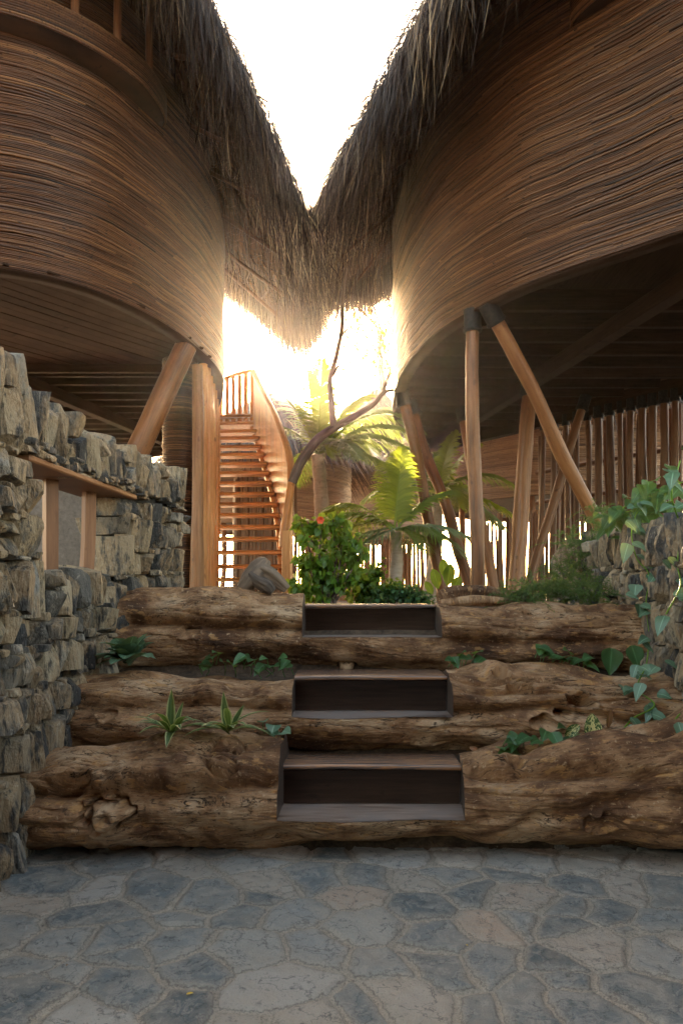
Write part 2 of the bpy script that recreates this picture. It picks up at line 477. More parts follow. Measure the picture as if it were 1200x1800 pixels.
def mat_variegated():
    m, nt, b = newmat('cream and green variegated leaf'); k = NT(nt)
    a = k.attr('tc'); n = k.noise(k.tc((7, 12, 7)), 1, 2, .5, .6)
    sep = k.n('ShaderNodeSeparateXYZ'); k.l(a.outputs['Vector'], sep.inputs[0])
    u = k.math('ABSOLUTE', sep.outputs['X'])
    c = k.mix(k.ramp(k.math('ADD', n, k.math('MULTIPLY', u, .16)), [(.53, (0, 0, 0)), (.57, (1, 1, 1))]), (.62, .6, .26), (.045, .11, .03))
    fin(nt, b, c, .4, None, .5, .35); return m
M['leaf_var'] = mat_variegated()

# ------------------------------------------------------------------ leaves and plants
def leaf_strip(mb, base, d, up, length, width, droop=.3, fold=.25, shape='lance', rnd=None, rows=7):
    d = np.array(d, float); d /= np.linalg.norm(d)
    up = np.array(up, float)
    side = np.cross(d, up); side /= np.linalg.norm(side) + 1e-9
    up = np.cross(side, d)
    t = np.linspace(0, 1, rows)
    if shape == 'heart':
        w = np.interp(t, [0, .06, .22, .45, .75, 1], [.25, .75, 1, .9, .48, .0])
    elif shape == 'oval':
        w = np.interp(t, [0, .12, .35, .6, .85, 1], [.12, .55, .95, 1, .6, .0])
    else:
        w = np.interp(t, [0, .15, .4, .7, 1], [.3, .7, 1, .72, .0])
    ctr = np.array(base) + np.outer(t * length, d) - np.outer((t ** 2) * length * droop, [0, 0, 1]) + np.outer(t * length * .0, up)
    P = np.zeros((rows, 5, 3)); tc = np.zeros((rows, 5, 3))
    r = random.random() if rnd is None else rnd
    for j, u in enumerate((-1, -.5, 0, .5, 1)):
        P[:, j] = ctr + np.outer(w * width / 2 * u, side) + np.outer(w * width / 2 * abs(u) * fold + .03 * width * np.sin(t * 9 + r * 20) * abs(u), up)
        tc[:, j] = np.stack([w * u, t, np.full(rows, r * 10)], -1) if shape != 'stripe' else 0
    tc[:, :, 0] = np.array([-1, -.5, 0, .5, 1])[None]
    mb.grid(P, tc, r)

def cloud_leaves(mb, centers, sizes, n, lsize, shape='oval', flat=.3):
    """many little leaves through the volume of several clumps; vectorised"""
    centers = np.array(centers, float); sizes = np.array(sizes, float)
    w = sizes.prod(1) ** (2 / 3); w /= w.sum()
    k = rng.choice(len(centers), n, p=w)
    v = rng.normal(size=(n, 3)); v /= np.linalg.norm(v, axis=1)[:, None]
    r = rng.uniform(.25, 1, n) ** .5 * (1 + .36 * rng.normal(size=n))
    p = centers[k] + v * r[:, None] * sizes[k]
    d = v * .7 + rng.normal(size=(n, 3)) * .6 + np.array([0, 0, -.25]); d /= np.linalg.norm(d, axis=1)[:, None]
    u = rng.normal(size=(n, 3)); sd = np.cross(d, u); sd /= np.linalg.norm(sd, axis=1)[:, None]
    up = np.cross(sd, d)
    L = lsize * rng.uniform(.55, 1.25, n)
    t = np.array([0, .3, .65, 1.0]); wd = np.array([.08, .5, .42, .02]) * .95
    P = np.zeros((n, 4, 3, 3)); tc = np.zeros((n, 4, 3, 3))
    for i in range(4):
        c = p + d * (L * t[i])[:, None] - np.array([0, 0, 1]) * (L * t[i] ** 2 * .3)[:, None]
        for j, q in enumerate((-1, 0, 1)):
            P[:, i, j] = c + sd * (L * wd[i] * q)[:, None] + up * (L * wd[i] * abs(q) * flat)[:, None]
            tc[:, i, j, 0] = q; tc[:, i, j, 1] = t[i]
    tc[..., 2] = rng.random(n)[:, None, None] * 20
    mb.strips(P, tc, rng.random(n))

def frond(parent, base, azim, elev, length, droop, mat, leaf=.45, n=46, roll=0.0, bend=0.0, name='frond'):
    mb = MB()
    base = np.array(base, float)
    d = np.array([math.sin(azim) * math.cos(elev), math.cos(azim) * math.cos(elev), math.sin(elev)])
    sd0 = np.array([math.cos(azim), -math.sin(azim), 0])
    t = np.linspace(0, 1, 16)
    ctr = base + np.outer(t * length, d) - np.outer(length * droop * t ** 2.2, [0, 0, 1]) + np.outer(length * bend * t ** 2, sd0)
    mb.tube(ctr, .016 * (1 - t * .85) * (length / 1.8 + .3), 5, rnd=.9)
    q = np.linspace(.1, .995, n)
    q = np.concatenate([q, q + .5 / n * .8]); q = np.clip(q, 0, .998)
    sgn = np.repeat([1, -1], n)
    c = np.stack([np.interp(q, t, ctr[:, i]) for i in range(3)], -1)
    T = np.gradient(ctr, axis=0); T /= np.linalg.norm(T, axis=1)[:, None]
    tt = np.stack([np.interp(q, t, T[:, i]) for i in range(3)], -1)
    side = np.cross(tt, [0, 0, 1.0]); side /= np.linalg.norm(side, axis=1)[:, None] + 1e-9
    up = np.cross(side, tt)
    if roll:
        side, up = side * math.cos(roll) + up * math.sin(roll), up * math.cos(roll) - side * math.sin(roll)
    N = 2 * n
    LL = leaf * np.interp(q, [0, .15, .4, .8, 1], [.35, .8, 1, .7, .25]) * rng.uniform(.85, 1.1, N)
    fwd = np.interp(q, [0, 1], [.45, 1.3])[:, None]
    dr = side * sgn[:, None] + tt * fwd + up * .25 + rng.normal(size=(N, 3)) * .07
    dr /= np.linalg.norm(dr, axis=1)[:, None]
    P = np.zeros((N, 4, 2, 3)); tc = np.zeros((N, 4, 2, 3))
    for i, s in enumerate((0, .33, .7, 1)):
        cc = c + dr * (LL * s)[:, None] - np.array([0, 0, 1]) * (LL * s * s * .5)[:, None]
        wdt = (.034 * length / 1.6) * (.6, 1, .8, .05)[i]
        for j, k2 in enumerate((-.5, .5)):
            P[:, i, j] = cc + tt * (wdt * k2) + up * (wdt * k2 * .4 * sgn)[:, None]
            tc[:, i, j] = np.stack([np.full(N, k2 * 2), np.full(N, s), q * 5], -1)
    mb.strips(P, tc, rng.random(N))
    return mb.build(name, mat, parent)

# ------------------------------------------------------------------ camera, sun, sky
cam = bpy.data.cameras.new('camera')
cam.sensor_fit = 'HORIZONTAL'; cam.sensor_width = 24; cam.lens = 24 * F / 1200
cam.shift_y = 150 / 1200
cam.clip_end = 600; cam.clip_start = .05
co = bpy.data.objects.new('camera', cam); COL.objects.link(co)
co.location = (0, 0, EYE); co.rotation_euler = (PI / 2, 0, 0)
scene.camera = co

SUN_EL, SUN_AZ = math.radians(15.5), math.radians(-5.0)   # azimuth from +Y towards +X
w = bpy.data.worlds.new('World'); scene.world = w; w.use_nodes = True
wn = w.node_tree
sky = wn.nodes.new('ShaderNodeTexSky'); sky.sky_type = 'NISHITA'; sky.sun_disc = False
sky.sun_elevation = SUN_EL; sky.sun_rotation = SUN_AZ
sky.air_density = 1.0; sky.dust_density = 3.0; sky.ozone_density = 1.0
wb = wn.nodes.new('ShaderNodeMix'); wb.data_type = 'RGBA'; wb.blend_type = 'MULTIPLY'; wb.inputs[0].default_value = 1
wb.inputs[7].default_value = (1.16, .94, .695, 1)      # hazy evening air, daylight white balance
wn.links.new(sky.outputs[0], wb.inputs[6]); wn.links.new(wb.outputs[2], wn.nodes['Background'].inputs[0])
wn.nodes['Background'].inputs[1].default_value = .15
sl = bpy.data.lights.new('sun', 'SUN'); sl.energy = 5; sl.angle = math.radians(.5); sl.color = (1, .74, .47)
so = bpy.data.objects.new('sun', sl); COL.objects.link(so)
sd = Vector((math.sin(SUN_AZ) * math.cos(SUN_EL), math.cos(SUN_AZ) * math.cos(SUN_EL), math.sin(SUN_EL)))
so.rotation_euler = sd.to_track_quat('Z', 'Y').to_euler(); so.location = (0, 20, 12)
scene.view_settings.view_transform = 'Standard'; scene.view_settings.look = 'None'
scene.view_settings.gamma = 1; scene.view_settings.exposure = 3.5
scene.cycles.use_denoising = True
scene.cycles.max_bounces = 8; scene.cycles.diffuse_bounces = 5; scene.cycles.transmission_bounces = 6
scene.cycles.sample_clamp_indirect = 6

# ------------------------------------------------------------------ ground
def build_ground():
    mb = MB()
    xs = np.concatenate([np.linspace(-150, -4, 12)[:-1], np.arange(-4, 4.01, .1), np.linspace(4, 150, 12)[1:]])
    ys = np.concatenate([np.linspace(-60, 3.6, 10), [3.9, 4.02, 4.15, 4.3, 4.45, 4.62, 4.75, 4.9, 5.02, 5.15, 5.3], np.arange(5.5, 14, .25), np.linspace(14, 300, 14)])
    X, Y = np.meshgrid(xs, ys, indexing='ij')
    Z = np.interp(Y, [3.85, 4.1, 4.12, 4.45, 4.62, 4.72, 5.05, 5.2, 6, 300], [-.04, .1, .36, .42, .6, .76, .84, 1.12, 1.26, 1.27])
    Z = Z + .015 * fbm(X * 3, Y * 3, 0, 3) * (Y > 4)
    P = np.stack([X, Y, Z], -1)
    mb.grid(P[:, ::-1].copy() if False else P, None)
    o = mb.build('ground', M['soil']); tag(o, kind='structure')

FLAG_SEEDS = [(85,1555),(60,1595),(165,1570),(165,1612),(215,1645),(440,1575),(360,1580),(280,1570),(405,1607),(310,1620),(620,1580),(735,1600),(840,1570),(720,1550),(920,1582),(920,1615),(855,1630),(975,1595),(1060,1610),(1000,1635),(970,1695),(760,1655),(560,1670),(690,1700),(420,1680),(240,1680),(300,1665),(40,1690),(110,1730),(215,1745),(310,1770),(340,1705),(490,1740),(640,1770),(840,1700),(770,1700),(840,1775),(1050,1665),(1100,1655),(1150,1690),(1150,1755),(1030,1780),(1170,1570),(1110,1560),(1020,1560),(540,1610),(480,1555),(560,1545),(640,1545),(900,1545),(770,1545),(1180,1630),(40,1760),(150,1790),(440,1785),(540,1790),(730,1755),(930,1770),(20,1640),(110,1650),(640,1630),(1000,1740)]
FLAG_COL = {(735,1600): .15, (840,1570): .1, (970,1695): .05, (440,1575): .2, (85,1555): .25, (60,1595): .85, (165,1612): .2, (620,1580): .88, (855,1630): .9, (920,1582): .85, (760,1655): .35, (690,1700): .45, (560,1670): .55, (405,1607): .3, (1060,1610): .2, (640,1770): .3, (310,1770): .12, (215,1745): .3, (240,1680): .35, (1050,1665): .82, (1110,1560): .8, (920,1615): .5, (1150,1755): .25, (840,1775): .3, (840,1700): .4}
def build_paving():
    S, C = [], []
    for px, py in FLAG_SEEDS:
        d = F * EYE / (py - 1050)
        S.append(((px - 600) / F * d, d)); C.append(FLAG_COL.get((px, py), random.choice([.2, .3, .4, .45, .55, .65, .8, .98])))
    S = [tuple(s) for s in S]
    base = list(S); tries = 0
    while tries < 5000:
        tries += 1
        p = (random.uniform(-3.3, 3.3), random.uniform(-1.3, 4.1))
        px = 600 + F * p[0] / max(p[1], .1)
        if p[1] > 1.66 and -20 < px < 1220 and p[1] < 3.6: continue
        if min((p[0] - q[0]) ** 2 + (p[1] - q[1]) ** 2 for q in S) < random.uniform(.2, .34) ** 2: continue
        S.append(p); C.append(random.random())
    S = np.array(S); C = np.array(C); W8 = rng.uniform(0, .03, len(S)); AN = rng.uniform(0, PI, len(S)); ST = rng.uniform(1, 1.3, len(S))
    xs = np.arange(-3, 3.001, .011); ys = np.arange(-1, 3.95, .011)
    X, Y = np.meshgrid(xs, ys, indexing='ij')
    wx = X + .024 * fbm(X * 6, Y * 6, 1, 4); wy = Y + .024 * fbm(X * 6, Y * 6, 9, 4)
    f1 = np.full(X.shape, 9.0); f2 = f1.copy(); id1 = np.zeros(X.shape, int)
    id2 = id1.copy()
    for i, (sx, sy) in enumerate(S):
        ca, sa = math.cos(AN[i]), math.sin(AN[i]); ax_, ay_ = wx - sx, wy - sy
        dd = np.sqrt(((ax_ * ca + ay_ * sa) / ST[i]) ** 2 + ((ay_ * ca - ax_ * sa) * ST[i]) ** 2 + W8[i])
        a = dd < f1; bb = (~a) & (dd < f2)
        f2 = np.where(a, f1, np.where(bb, dd, f2)); id2 = np.where(a, id1, np.where(bb, i, id2))
        f1 = np.where(a, dd, f1); id1 = np.where(a, i, id1)
    sep = np.hypot(*(S[id1] - S[id2]).transpose(2, 0, 1)) + 1e-6
    e = (f2 ** 2 - f1 ** 2) / (2 * sep)              # true distance to the joint
    e = e - .003 - .009 * (vn(X * 3.1, Y * 3.1, 4) * .5 + .5)
    h = .009 * np.clip(e / .014, -.6, 1) + .004 * fbm(X * 6, Y * 6, 3, 4) + .0025 * fbm(X * 34, Y * 34, 3, 2) + .006 * vn(id1 * 3.3, id1 * 1.7, 2) * np.clip(e / .04, 0, 1)
    lay = fbm(X * 7 + 31, Y * 7 + id1 * 3.7, 5, 3)
    h = h + .006 * (lay > .12) * (e > .015)            # split layers in the slate
    P = np.stack([X, Y, h], -1)
    mb = MB()
    mb.grid(P, np.stack([e, X * 0, X * 0], -1), C[id1])
    o = mb.build('paving', M['flag']); tag(o, kind='structure')
build_ground(); build_paving()
for px, py, rz, nm, mt, lab in ((334, 1759, .5, 'fallen_leaf', 'leaf_fallen', 'small yellow fallen leaf lying on the paving at lower left'), (820, 1672, 2.0, 'fallen_leaf', 'leaf_fallen', 'tiny yellow fallen leaf on the paving right of centre'), (118, 1708, 1.2, 'fallen_leaf', 'leaf_brown', 'tiny brown fallen leaf on the paving at far left')):
    d = F * EYE / (py - 1050); mb = MB(); c = np.array([(px - 600) / F * d, d, .022])
    L = .026 if rz == .5 else .014
    leaf_strip(mb, c - np.array([math.cos(rz), math.sin(rz), 0]) * L / 2, (math.cos(rz), math.sin(rz), .15), (0, 0, 1), L, L * .55, .2, .3, 'oval')
    tag(mb.build(nm, M[mt], loc=tuple(c)), lab, 'leaf', 'leaves fallen on the paving')

# ------------------------------------------------------------------ step logs
XL = lambda y: np.interp(y, [3.71, 5.25], [-.328, -.262])
XR = lambda y: np.interp(y, [3.71, 5.25], [.622, .70])

def make_log(name, spine, notch, grooves, knots, seed, label, lump=.085, twist=.25, group='logs forming the terrace steps'):
    """spine rows: x, y, zc, ry, rz"""
    sp = np.array(spine, float)
    x0, x1 = sp[0, 0], sp[-1, 0]
    xs = np.arange(x0, x1, .0085)
    xl, xr, zt = notch
    xs = np.unique(np.concatenate([xs[(abs(xs - xl) > .004) & (abs(xs - xr) > .004)], [xl, xl + 2e-4, xr - 2e-4, xr]]))
    ph = np.concatenate([np.linspace(-110, -30, 24)[:-1], np.linspace(-30, 140, 170)[:-1], np.linspace(140, 250, 26)]) * PI / 180
    X, PH = np.meshgrid(xs, ph, indexing='ij')
    g = lambda j: np.interp(smx, sp[:, 0], sp[:, j])
    # smooth the spine
    smx = xs
    k = np.ones(41) / 41
    vals = []
    for j in range(1, 5):
        v = np.interp(np.concatenate([xs[0] - np.arange(20, 0, -1) * .0085, xs, xs[-1] + np.arange(1, 21) * .0085]), sp[:, 0], sp[:, j])
        vals.append(np.convolve(v, k, 'valid')[:len(xs)])
    yc, zc, ry, rz = [v[:, None] for v in vals]
    R = (ry + rz) / 2
    tw = PH + twist * X
    disp = lump * fbm(X * 2.3 + seed, np.cos(tw) * 1.3, np.sin(tw) * 1.3 + seed, 3, .42)
    rid = 1 - np.abs(fbm(X * 1.5 + seed * 2, tw * 2.6, seed, 3))
    disp = disp - .013 * np.clip(rid - .84, 0, 1) / .16
    fib = fbm(X * 5 + seed, tw * 17, seed + 3, 4, .6)
    disp = disp + .0035 * fib
    crack = 1 - np.abs(fbm(X * 2.3 + seed * 5, tw * 9, 2.2, 2))
    disp = disp - .008 * np.clip((crack - .94) / .06, 0, 1) * (vn(X * 2, tw * 2, seed + 8) > -.2)
    for (ga, gb, dep, wd, xa, xb) in grooves:   # angle at xa, at xb
        ang = np.interp(X, [xa, xb], [ga, gb]) * PI / 180 + .1 * vn(X * 2.4, seed, 7) + .05 * vn(X * 6, seed, 3)
        fade = np.clip((X - xa) / .12 + .5, 0, 1) * np.clip((xb - X) / .12 + .5, 0, 1)
        disp = disp - dep * fade * np.exp(-((PH - ang) / (wd * PI / 180)) ** 2)
    def place(dd):
        c, s = np.cos(PH), np.sin(PH)
        Y = yc - np.sign(c) * np.abs(c) ** .98 * (ry + dd)
        Z = zc + np.sign(s) * np.abs(s) ** .95 * (rz + dd)
        return Y, Z
    Y, Z = place(disp)
    PX, PY = 600 + F * X / Y, 1050 + F * (EYE - Z) / Y
    ARC = PH * R
    for (px, py, kind, size, amp) in knots:
        front = (PH > -60 * PI / 180) & (PH < 125 * PI / 180)
        q = np.argmin(np.where(front, (PX - px) ** 2 + (PY - py) ** 2, 1e9)); i, j = np.unravel_index(q, X.shape)
        dx, da = X - X[i, j], ARC - ARC[i, j]
        wob = 1 + .35 * vn(X * 22, ARC * 22, px)
        amp = amp * 1.9; r = np.hypot(dx / 1.5, da) / (size * 1.12 * wob)
        if kind == 'hole':
            disp = disp - amp * np.exp(-r ** 4) + amp * .25 * np.exp(-((r - 1.25) / .3) ** 2)
        elif kind == 'knot':
            disp = disp + amp * np.exp(-r ** 2.5) - amp * .7 * np.exp(-((r - 1.3) / .22) ** 2) - amp * .5 * np.exp(-(r / .3) ** 2)
        else:
            disp = disp + amp * np.exp(-r ** 2)
    Y, Z = place(disp)
    mid = (X > xl + 1e-4) & (X < xr - 1e-4)
    front_edge = .004 * vn(X * 5, seed, 1)
    Zc = np.where(mid & (Z > zt + front_edge), zt + front_edge * .4, Z)
    if name and xl < -.3:
        X = X + .1 * (Y - 3.76) * np.exp(-(np.maximum(X - xr, 0) / .2) ** 2) * np.clip((X - xl) / (xr - xl), 0, 1) + .03 * (Y - 3.76) * np.exp(-((X - xl) / .2) ** 2)
    P = np.stack([X, Y, Zc], -1)
    tc = np.stack([X + seed, ARC, np.full(X.shape, seed)], -1)
    cutv = mid & (Z > zt)
    tc = np.where(cutv[..., None], np.stack([X, Y, X * 0 + seed], -1), tc)
    cf = cutv[:-1, :-1] & cutv[1:, 1:] & cutv[1:, :-1] & cutv[:-1, 1:]
    # the sawn side faces
    col_side = np.zeros(len(xs) - 1, bool)
    col_side[np.where(np.diff(xs) < 3e-4)[0]] = True
    mi = np.where(cf, 1, np.where(col_side[:, None], 2, 0)).reshape(-1)
    mb = MB(); mb.grid(P, tc, .5, mi)
    o = mb.build(name, [M['log'], M['cut'], M['cutside']], sharp=50)
    tag(o, label, 'log', group)
    return o

make_log('terrace_log', [(-1.75, 4.02, .25, .36, .27), (-1.3, 4.03, .27, .36, .27), (-.8, 4.03, .275, .34, .285), (-.33, 4.03, .27, .32, .27), (.62, 4.03, .25, .32, .235), (.9, 4.03, .27, .34, .25), (1.3, 4.0, .31, .38, .31), (1.75, 3.98, .36, .42, .355), (2.3, 3.95, .45, .45, .42)],
         (-.325, .625, .215), [(20, 24, .12, 11, -1.7, -.33), (62, 10, .09, 10, .6, 1.6), (100, 58, .1, 9, .6, 2.3), (52, 78, .05, 9, -1.3, -.33), (-14, 8, .06, 9, .9, 2.2)],
         [(400, 1318, 'knot', .04, .026), (388, 1347, 'knot', .034, .026), (372, 1335, 'hole', .03, .015), (190, 1432, 'knot', .055, .06), (230, 1385, 'lump', .09, .05), (120, 1390, 'hole', .06, .04), (330, 1365, 'lump', .1, .035), (900, 1345, 'hole', .03, .03), (860, 1345, 'lump', .06, .03), (1060, 1450, 'hole', .05, .02), (280, 1470, 'lump', .12, .02)],
         3.0, 'lowest and longest gnarled log at the foot of the steps, touching the paving')
make_log('terrace_log', [(-1.8, 4.56, .62, .33, .24), (-1.2, 4.56, .63, .32, .24), (-.6, 4.57, .64, .3, .235), (-.29, 4.57, .645, .3, .225), (.65, 4.57, .66, .3, .25), (1.1, 4.57, .665, .32, .26), (1.6, 4.58, .63, .34, .25), (2.2, 4.6, .6, .34, .25)],
         (-.289, .647, .645), [(24, 14, .05, 9, -1.6, -.3), (6, 2, .09, 9, .4, 1.9), (60, 46, .06, 8, .65, 1.8), (72, 84, .045, 8, -1.3, -.33), (38, 26, .04, 7, .7, 1.7)],
         [(878, 1193, 'hole', .03, .05), (925, 1205, 'hole', .03, .05), (900, 1210, 'hole', .025, .04), (1025, 1232, 'hole', .045, .06), (985, 1252, 'hole', .03, .05), (955, 1270, 'hole', .035, .05), (370, 1222, 'lump', .06, .03), (480, 1225, 'lump', .06, .025), (190, 1255, 'hole', .03, .02), (870, 1180, 'lump', .06, .03)],
         17.0, 'middle pale pitted log halfway up the steps, with round holes on its right half')
make_log('terrace_log', [(-1.5, 5.2, 1.11, .31, .285), (-.9, 5.2, 1.105, .31, .275), (-.5, 5.2, 1.105, .3, .275), (-.26, 5.2, 1.105, .3, .275), (.67, 5.2, 1.04, .3, .255), (1.1, 5.2, 1.04, .31, .25), (1.6, 5.2, 1.035, .31, .265), (2.25, 5.2, 1.03, .31, .26)],
         (-.262, .668, 1.075), [(10, 6, .11, 10, -1.5, -.25), (4, -4, .05, 9, .7, 1.9), (50, 60, .04, 8, .7, 2), (40, 52, .03, 8, -1.4, -.3)],
         [(330, 1110, 'hole', .04, .03), (470, 1090, 'lump', .06, .02), (610, 1168, 'knot', .03, .04), (700, 1080, 'lump', .06, .02), (350, 1060, 'lump', .08, .02)],
         29.0, 'topmost brown log at the head of the steps, ferns growing on its right end', .065)

# small gnarled log lying on the top log, right of the steps
mb = MB()
p = [at(772, 1050, 5.36), at(800, 1043, 5.42), at(850, 1044, 5.46), at(900, 1052, 5.5), at(950, 1062, 5.55)]
mb.tube(p, [.045, .062, .066, .06, .04], 40, 30, wob=.35)
p = [at(775, 1062, 5.3), at(830, 1056, 5.3), at(885, 1058, 5.32), at(915, 1064, 5.34)]
mb.tube(p, [.03, .04, .035, .015], 30, 26, wob=.4)
lt = MB(); 
tag(mb.build('gnarled_root', M['log'], loc=tuple(at(850, 1060, 5.45))), 'twisted brown root lying on the top log just right of the steps', 'root')

# driftwood stump on the left top log
mb = MB()
S = [(at(425, 1036, 5.25), .05), (at(440, 1018, 5.25), .075), (at(455, 1000, 5.25), .07), (at(466, 988, 5.25), .05), (at(470, 983, 5.25), .025)]
mb.tube([s[0] for s in S], [s[1] for s in S], 36, 14, wob=.5)
S = [(at(458, 1000, 5.22), .05), (at(474, 1008, 5.22), .055), (at(490, 1022, 5.22), .045), (at(505, 1036, 5.22), .03)]
mb.tube([s[0] for s in S], [s[1] for s in S], 36, 14, wob=.5)
S = [(at(440, 1008, 5.2), .03), (at(452, 1020, 5.18), .05), (at(470, 1030, 5.18), .05), (at(480, 1040, 5.18), .03)]
mb.tube([s[0] for s in S], [s[1] for s in S], 36, 14, wob=.6)
tag(mb.build('driftwood_stump', M['dry_stump'], loc=tuple(at(460, 1036, 5.25))), 'twisted grey driftwood stump sitting on the top left log before the stair', 'driftwood')

# step boards between the logs
STEPY = [3.71, 4.02, 4.27, 4.52, 4.9, 5.25]
names = ['lowest dark step board, between the bottom log and the middle log', 'second dark step board up, between the middle log and the top log', 'uppermost dark step board, at the head of the steps in front of the garden']
for i, (ky, zb, zt, yb) in enumerate(((4.02, .215, .43, 4.29), (4.52, .645, .86, 4.92), (5.25, 1.075, 1.29, 5.75))):
    xl, xr = float(XL(ky)) + .004, float(XR(ky)) - .004
    if i == 0: xl, xr = -.325 + .009, .625 + .022
    if i == 1: xl, xr = -.289 + .004, .647 - .004
    if i == 2: xl, xr = -.262 + .004, .668 - .004
    t = thing('step', names[i], 'step', ((xl + xr) / 2, ky, zb), 'dark timber steps between the logs')
    mb = MB(); mb.box(((xl + xr) / 2, ky + .025, (zb + zt) / 2 - .012), (xr - xl, .05, zt - zb - .028)); mb.build('riser', M['step'], t)
    # tread with a hand-worn front edge
    n = 60; xs = np.linspace(xl, xr, n)
    fy = ky - .018 + .008 * vn(xs * 4, i * 5.0)
    prof = [(0.012, -.026, 0), (.002, -.022, 0), (-.001, -.012, 0), (.002, -.002, 0), (.016, 0, 0)]
    P = np.zeros((n, 8, 3))
    for j, (dy, dz, _) in enumerate(prof):
        P[:, j] = np.stack([xs, fy + dy, zt + dz + .003 * vn(xs * 3, j * .2 + i)], -1)
    for j, yy in ((5, ky + .1), (6, yb)):
        P[:, j] = np.stack([xs, np.full(n, yy), np.full(n, zt + .001 * j - .004)], -1)
    P[:, 7] = np.stack([xs, np.full(n, yb), np.full(n, zt - .028)], -1)
    tc = np.stack([P[..., 1] * 3 + P[..., 2] * 3 + i * 4.2, P[..., 0], P[..., 0] * 0], -1)
    mb = MB(); mb.grid(P[:, ::-1], tc[:, ::-1], .4); mb.build('tread', M['tread'], t)

# ------------------------------------------------------------------ dry stone walls
def unit_block(n=5):
    import bmesh
    bm = bmesh.new(); bmesh.ops.create_cube(bm, size=2)
    bmesh.ops.subdivide_edges(bm, edges=bm.edges[:], cuts=n, use_grid_fill=True)
    V = np.array([v.co[:] for v in bm.verts]); Fc = np.array([[v.index for v in f.verts] for f in bm.faces]); bm.free()
    return V, Fc
UB = unit_block(6)
def stone(mb, c, T, N, size, r=None, jag=1.0):
    V = UB[0]
    q = V / (np.sum(np.abs(V) ** 28, 1) ** (1 / 28))[:, None]
    # shear / taper so no two are square
    q = q.copy()
    q[:, 0] *= 1 + .14 * random.uniform(-1, 1) * q[:, 2]
    q[:, 2] *= 1 + .13 * random.uniform(-1, 1) * q[:, 0]
    q[:, 1] *= 1 + .2 * random.uniform(-1, 1) * q[:, 0] + .2 * random.uniform(-1, 1) * q[:, 2]
    for _ in range(11):
        nn = rng.normal(size=3); nn[1] = abs(nn[1]) * 1.0; nn /= np.linalg.norm(nn)
        k = rng.uniform(.8, 1.0) if abs(nn).max() > .88 else rng.uniform(1.22, 1.62)
        dd = np.maximum(0, q @ nn - k)
        q = q - dd[:, None] * nn
    p = q * np.array(size) / 2
    o = rng.uniform(0, 90, 3)
    dsp = .007 * jag * fbm(p[:, 0] * 14 + o[0], p[:, 1] * 14 + o[1], p[:, 2] * 6 + o[2], 3)
    nr = q / (np.linalg.norm(q, axis=1)[:, None])
    p = p + nr * dsp[:, None]
    a = random.uniform(-.06, .06); ca, sa = math.cos(a), math.sin(a)
    p = np.stack([p[:, 0] * ca - p[:, 2] * sa, p[:, 1], p[:, 0] * sa + p[:, 2] * ca], -1)
    W = np.array(c) + np.outer(p[:, 0], T) + np.outer(p[:, 1], N) + np.outer(p[:, 2], [0, 0, 1])
    mb.add(W, UB[1], p + o, random.random() if r is None else r)

def stone_wall(path, s0, s1, z0, ztop, thick, opening=None, both_end=True, wid=(.15, .34), hts=None):
    mb = MB()
    bnd = [z0]
    while bnd[-1] < ztop - .36: bnd.append(bnd[-1] + random.uniform(.18, .31))
    bnd.append(ztop)
    if opening: # align a course with sill and lintel
        arr = np.array(bnd)
        for zz in (opening[2], opening[3]):
            k = np.argmin(abs(arr - zz)); arr[k] = zz
        bnd = sorted(set(np.round(arr, 3)))
    for ci in range(len(bnd) - 1):
        za, zb = bnd[ci], bnd[ci + 1]; last = ci == len(bnd) - 2
        s = s0 + random.uniform(-.1, 0)
        while s < s1 - .04:
            L = random.uniform(*wid) * (.7 if last else 1)
            if s1 - (s + L) < .1: L = s1 - s
            sm = s + L / 2
            if opening and ci and abs(za - opening[3]) < .02: za = za + .05 if opening[0] - .1 < sm < opening[1] + .15 else za
            if opening and za > opening[2] - .05 and zb < opening[3] + .05:
                if s < opening[1] and s + L > opening[0]:
                    if s < opening[0] - .08: L = opening[0] - s; sm = s + L / 2
                    elif s + L > opening[1] + .08: L = s + L - opening[1]; s = opening[1]; sm = s + L / 2
                    else: s += L; continue
            p, n = path.at(sm); T = np.array([-n[1], n[0], 0]); T *= 1 if True else 1; N = np.array([n[0], n[1], 0])
            wob = .06 * vn(sm * 2.6, ci * 3.1); wob2 = .06 * vn(sm * 2.6, (ci + 1) * 3.1)
            a, b = za + (wob if ci else 0), zb + (wob2 if not last else random.uniform(-.07, .05) + .14 * float(np.clip((4.4 - p[1]) / 1.0, 0, 1)) * (ztop > 2))
            split = (b - a) > .19 and random.random() < .16
            parts = [(a, b)] if not split else [(a, a + (b - a) * .58), (a + (b - a) * .6, b)]
            for (u, v) in parts:
                pr = random.uniform(-.03, .045) if not last else random.uniform(-.02, .03)
                th = thick + .02
                c = np.array([p[0], p[1], (u + v) / 2]) + N * (pr - th / 2 + .03)
                stone(mb, c, T, N, (L * .985, th + 2 * random.uniform(0, .03), (v - u) * .985), jag=1)
            # chinking pebbles in the joints
            for _ in range(random.choice([0, 0, 1, 1])):
                pc = path.at(s + random.uniform(-.02, L * .6))[0]
                c = np.array([pc[0], pc[1], a + random.uniform(-.015, .015)]) + N * random.uniform(-.01, .03)
                stone(mb, c, T, N, (random.uniform(.05, .1), .09, random.uniform(.025, .05)), jag=.5)
            s += L
    return mb

LW = Path([(-2.0, .8), (-1.82, 1.8), (-1.7, 2.8), (-1.62, 3.5), (-1.6, 4.2), (-1.5, 5.1), (-1.35, 6.3)], closed=False)
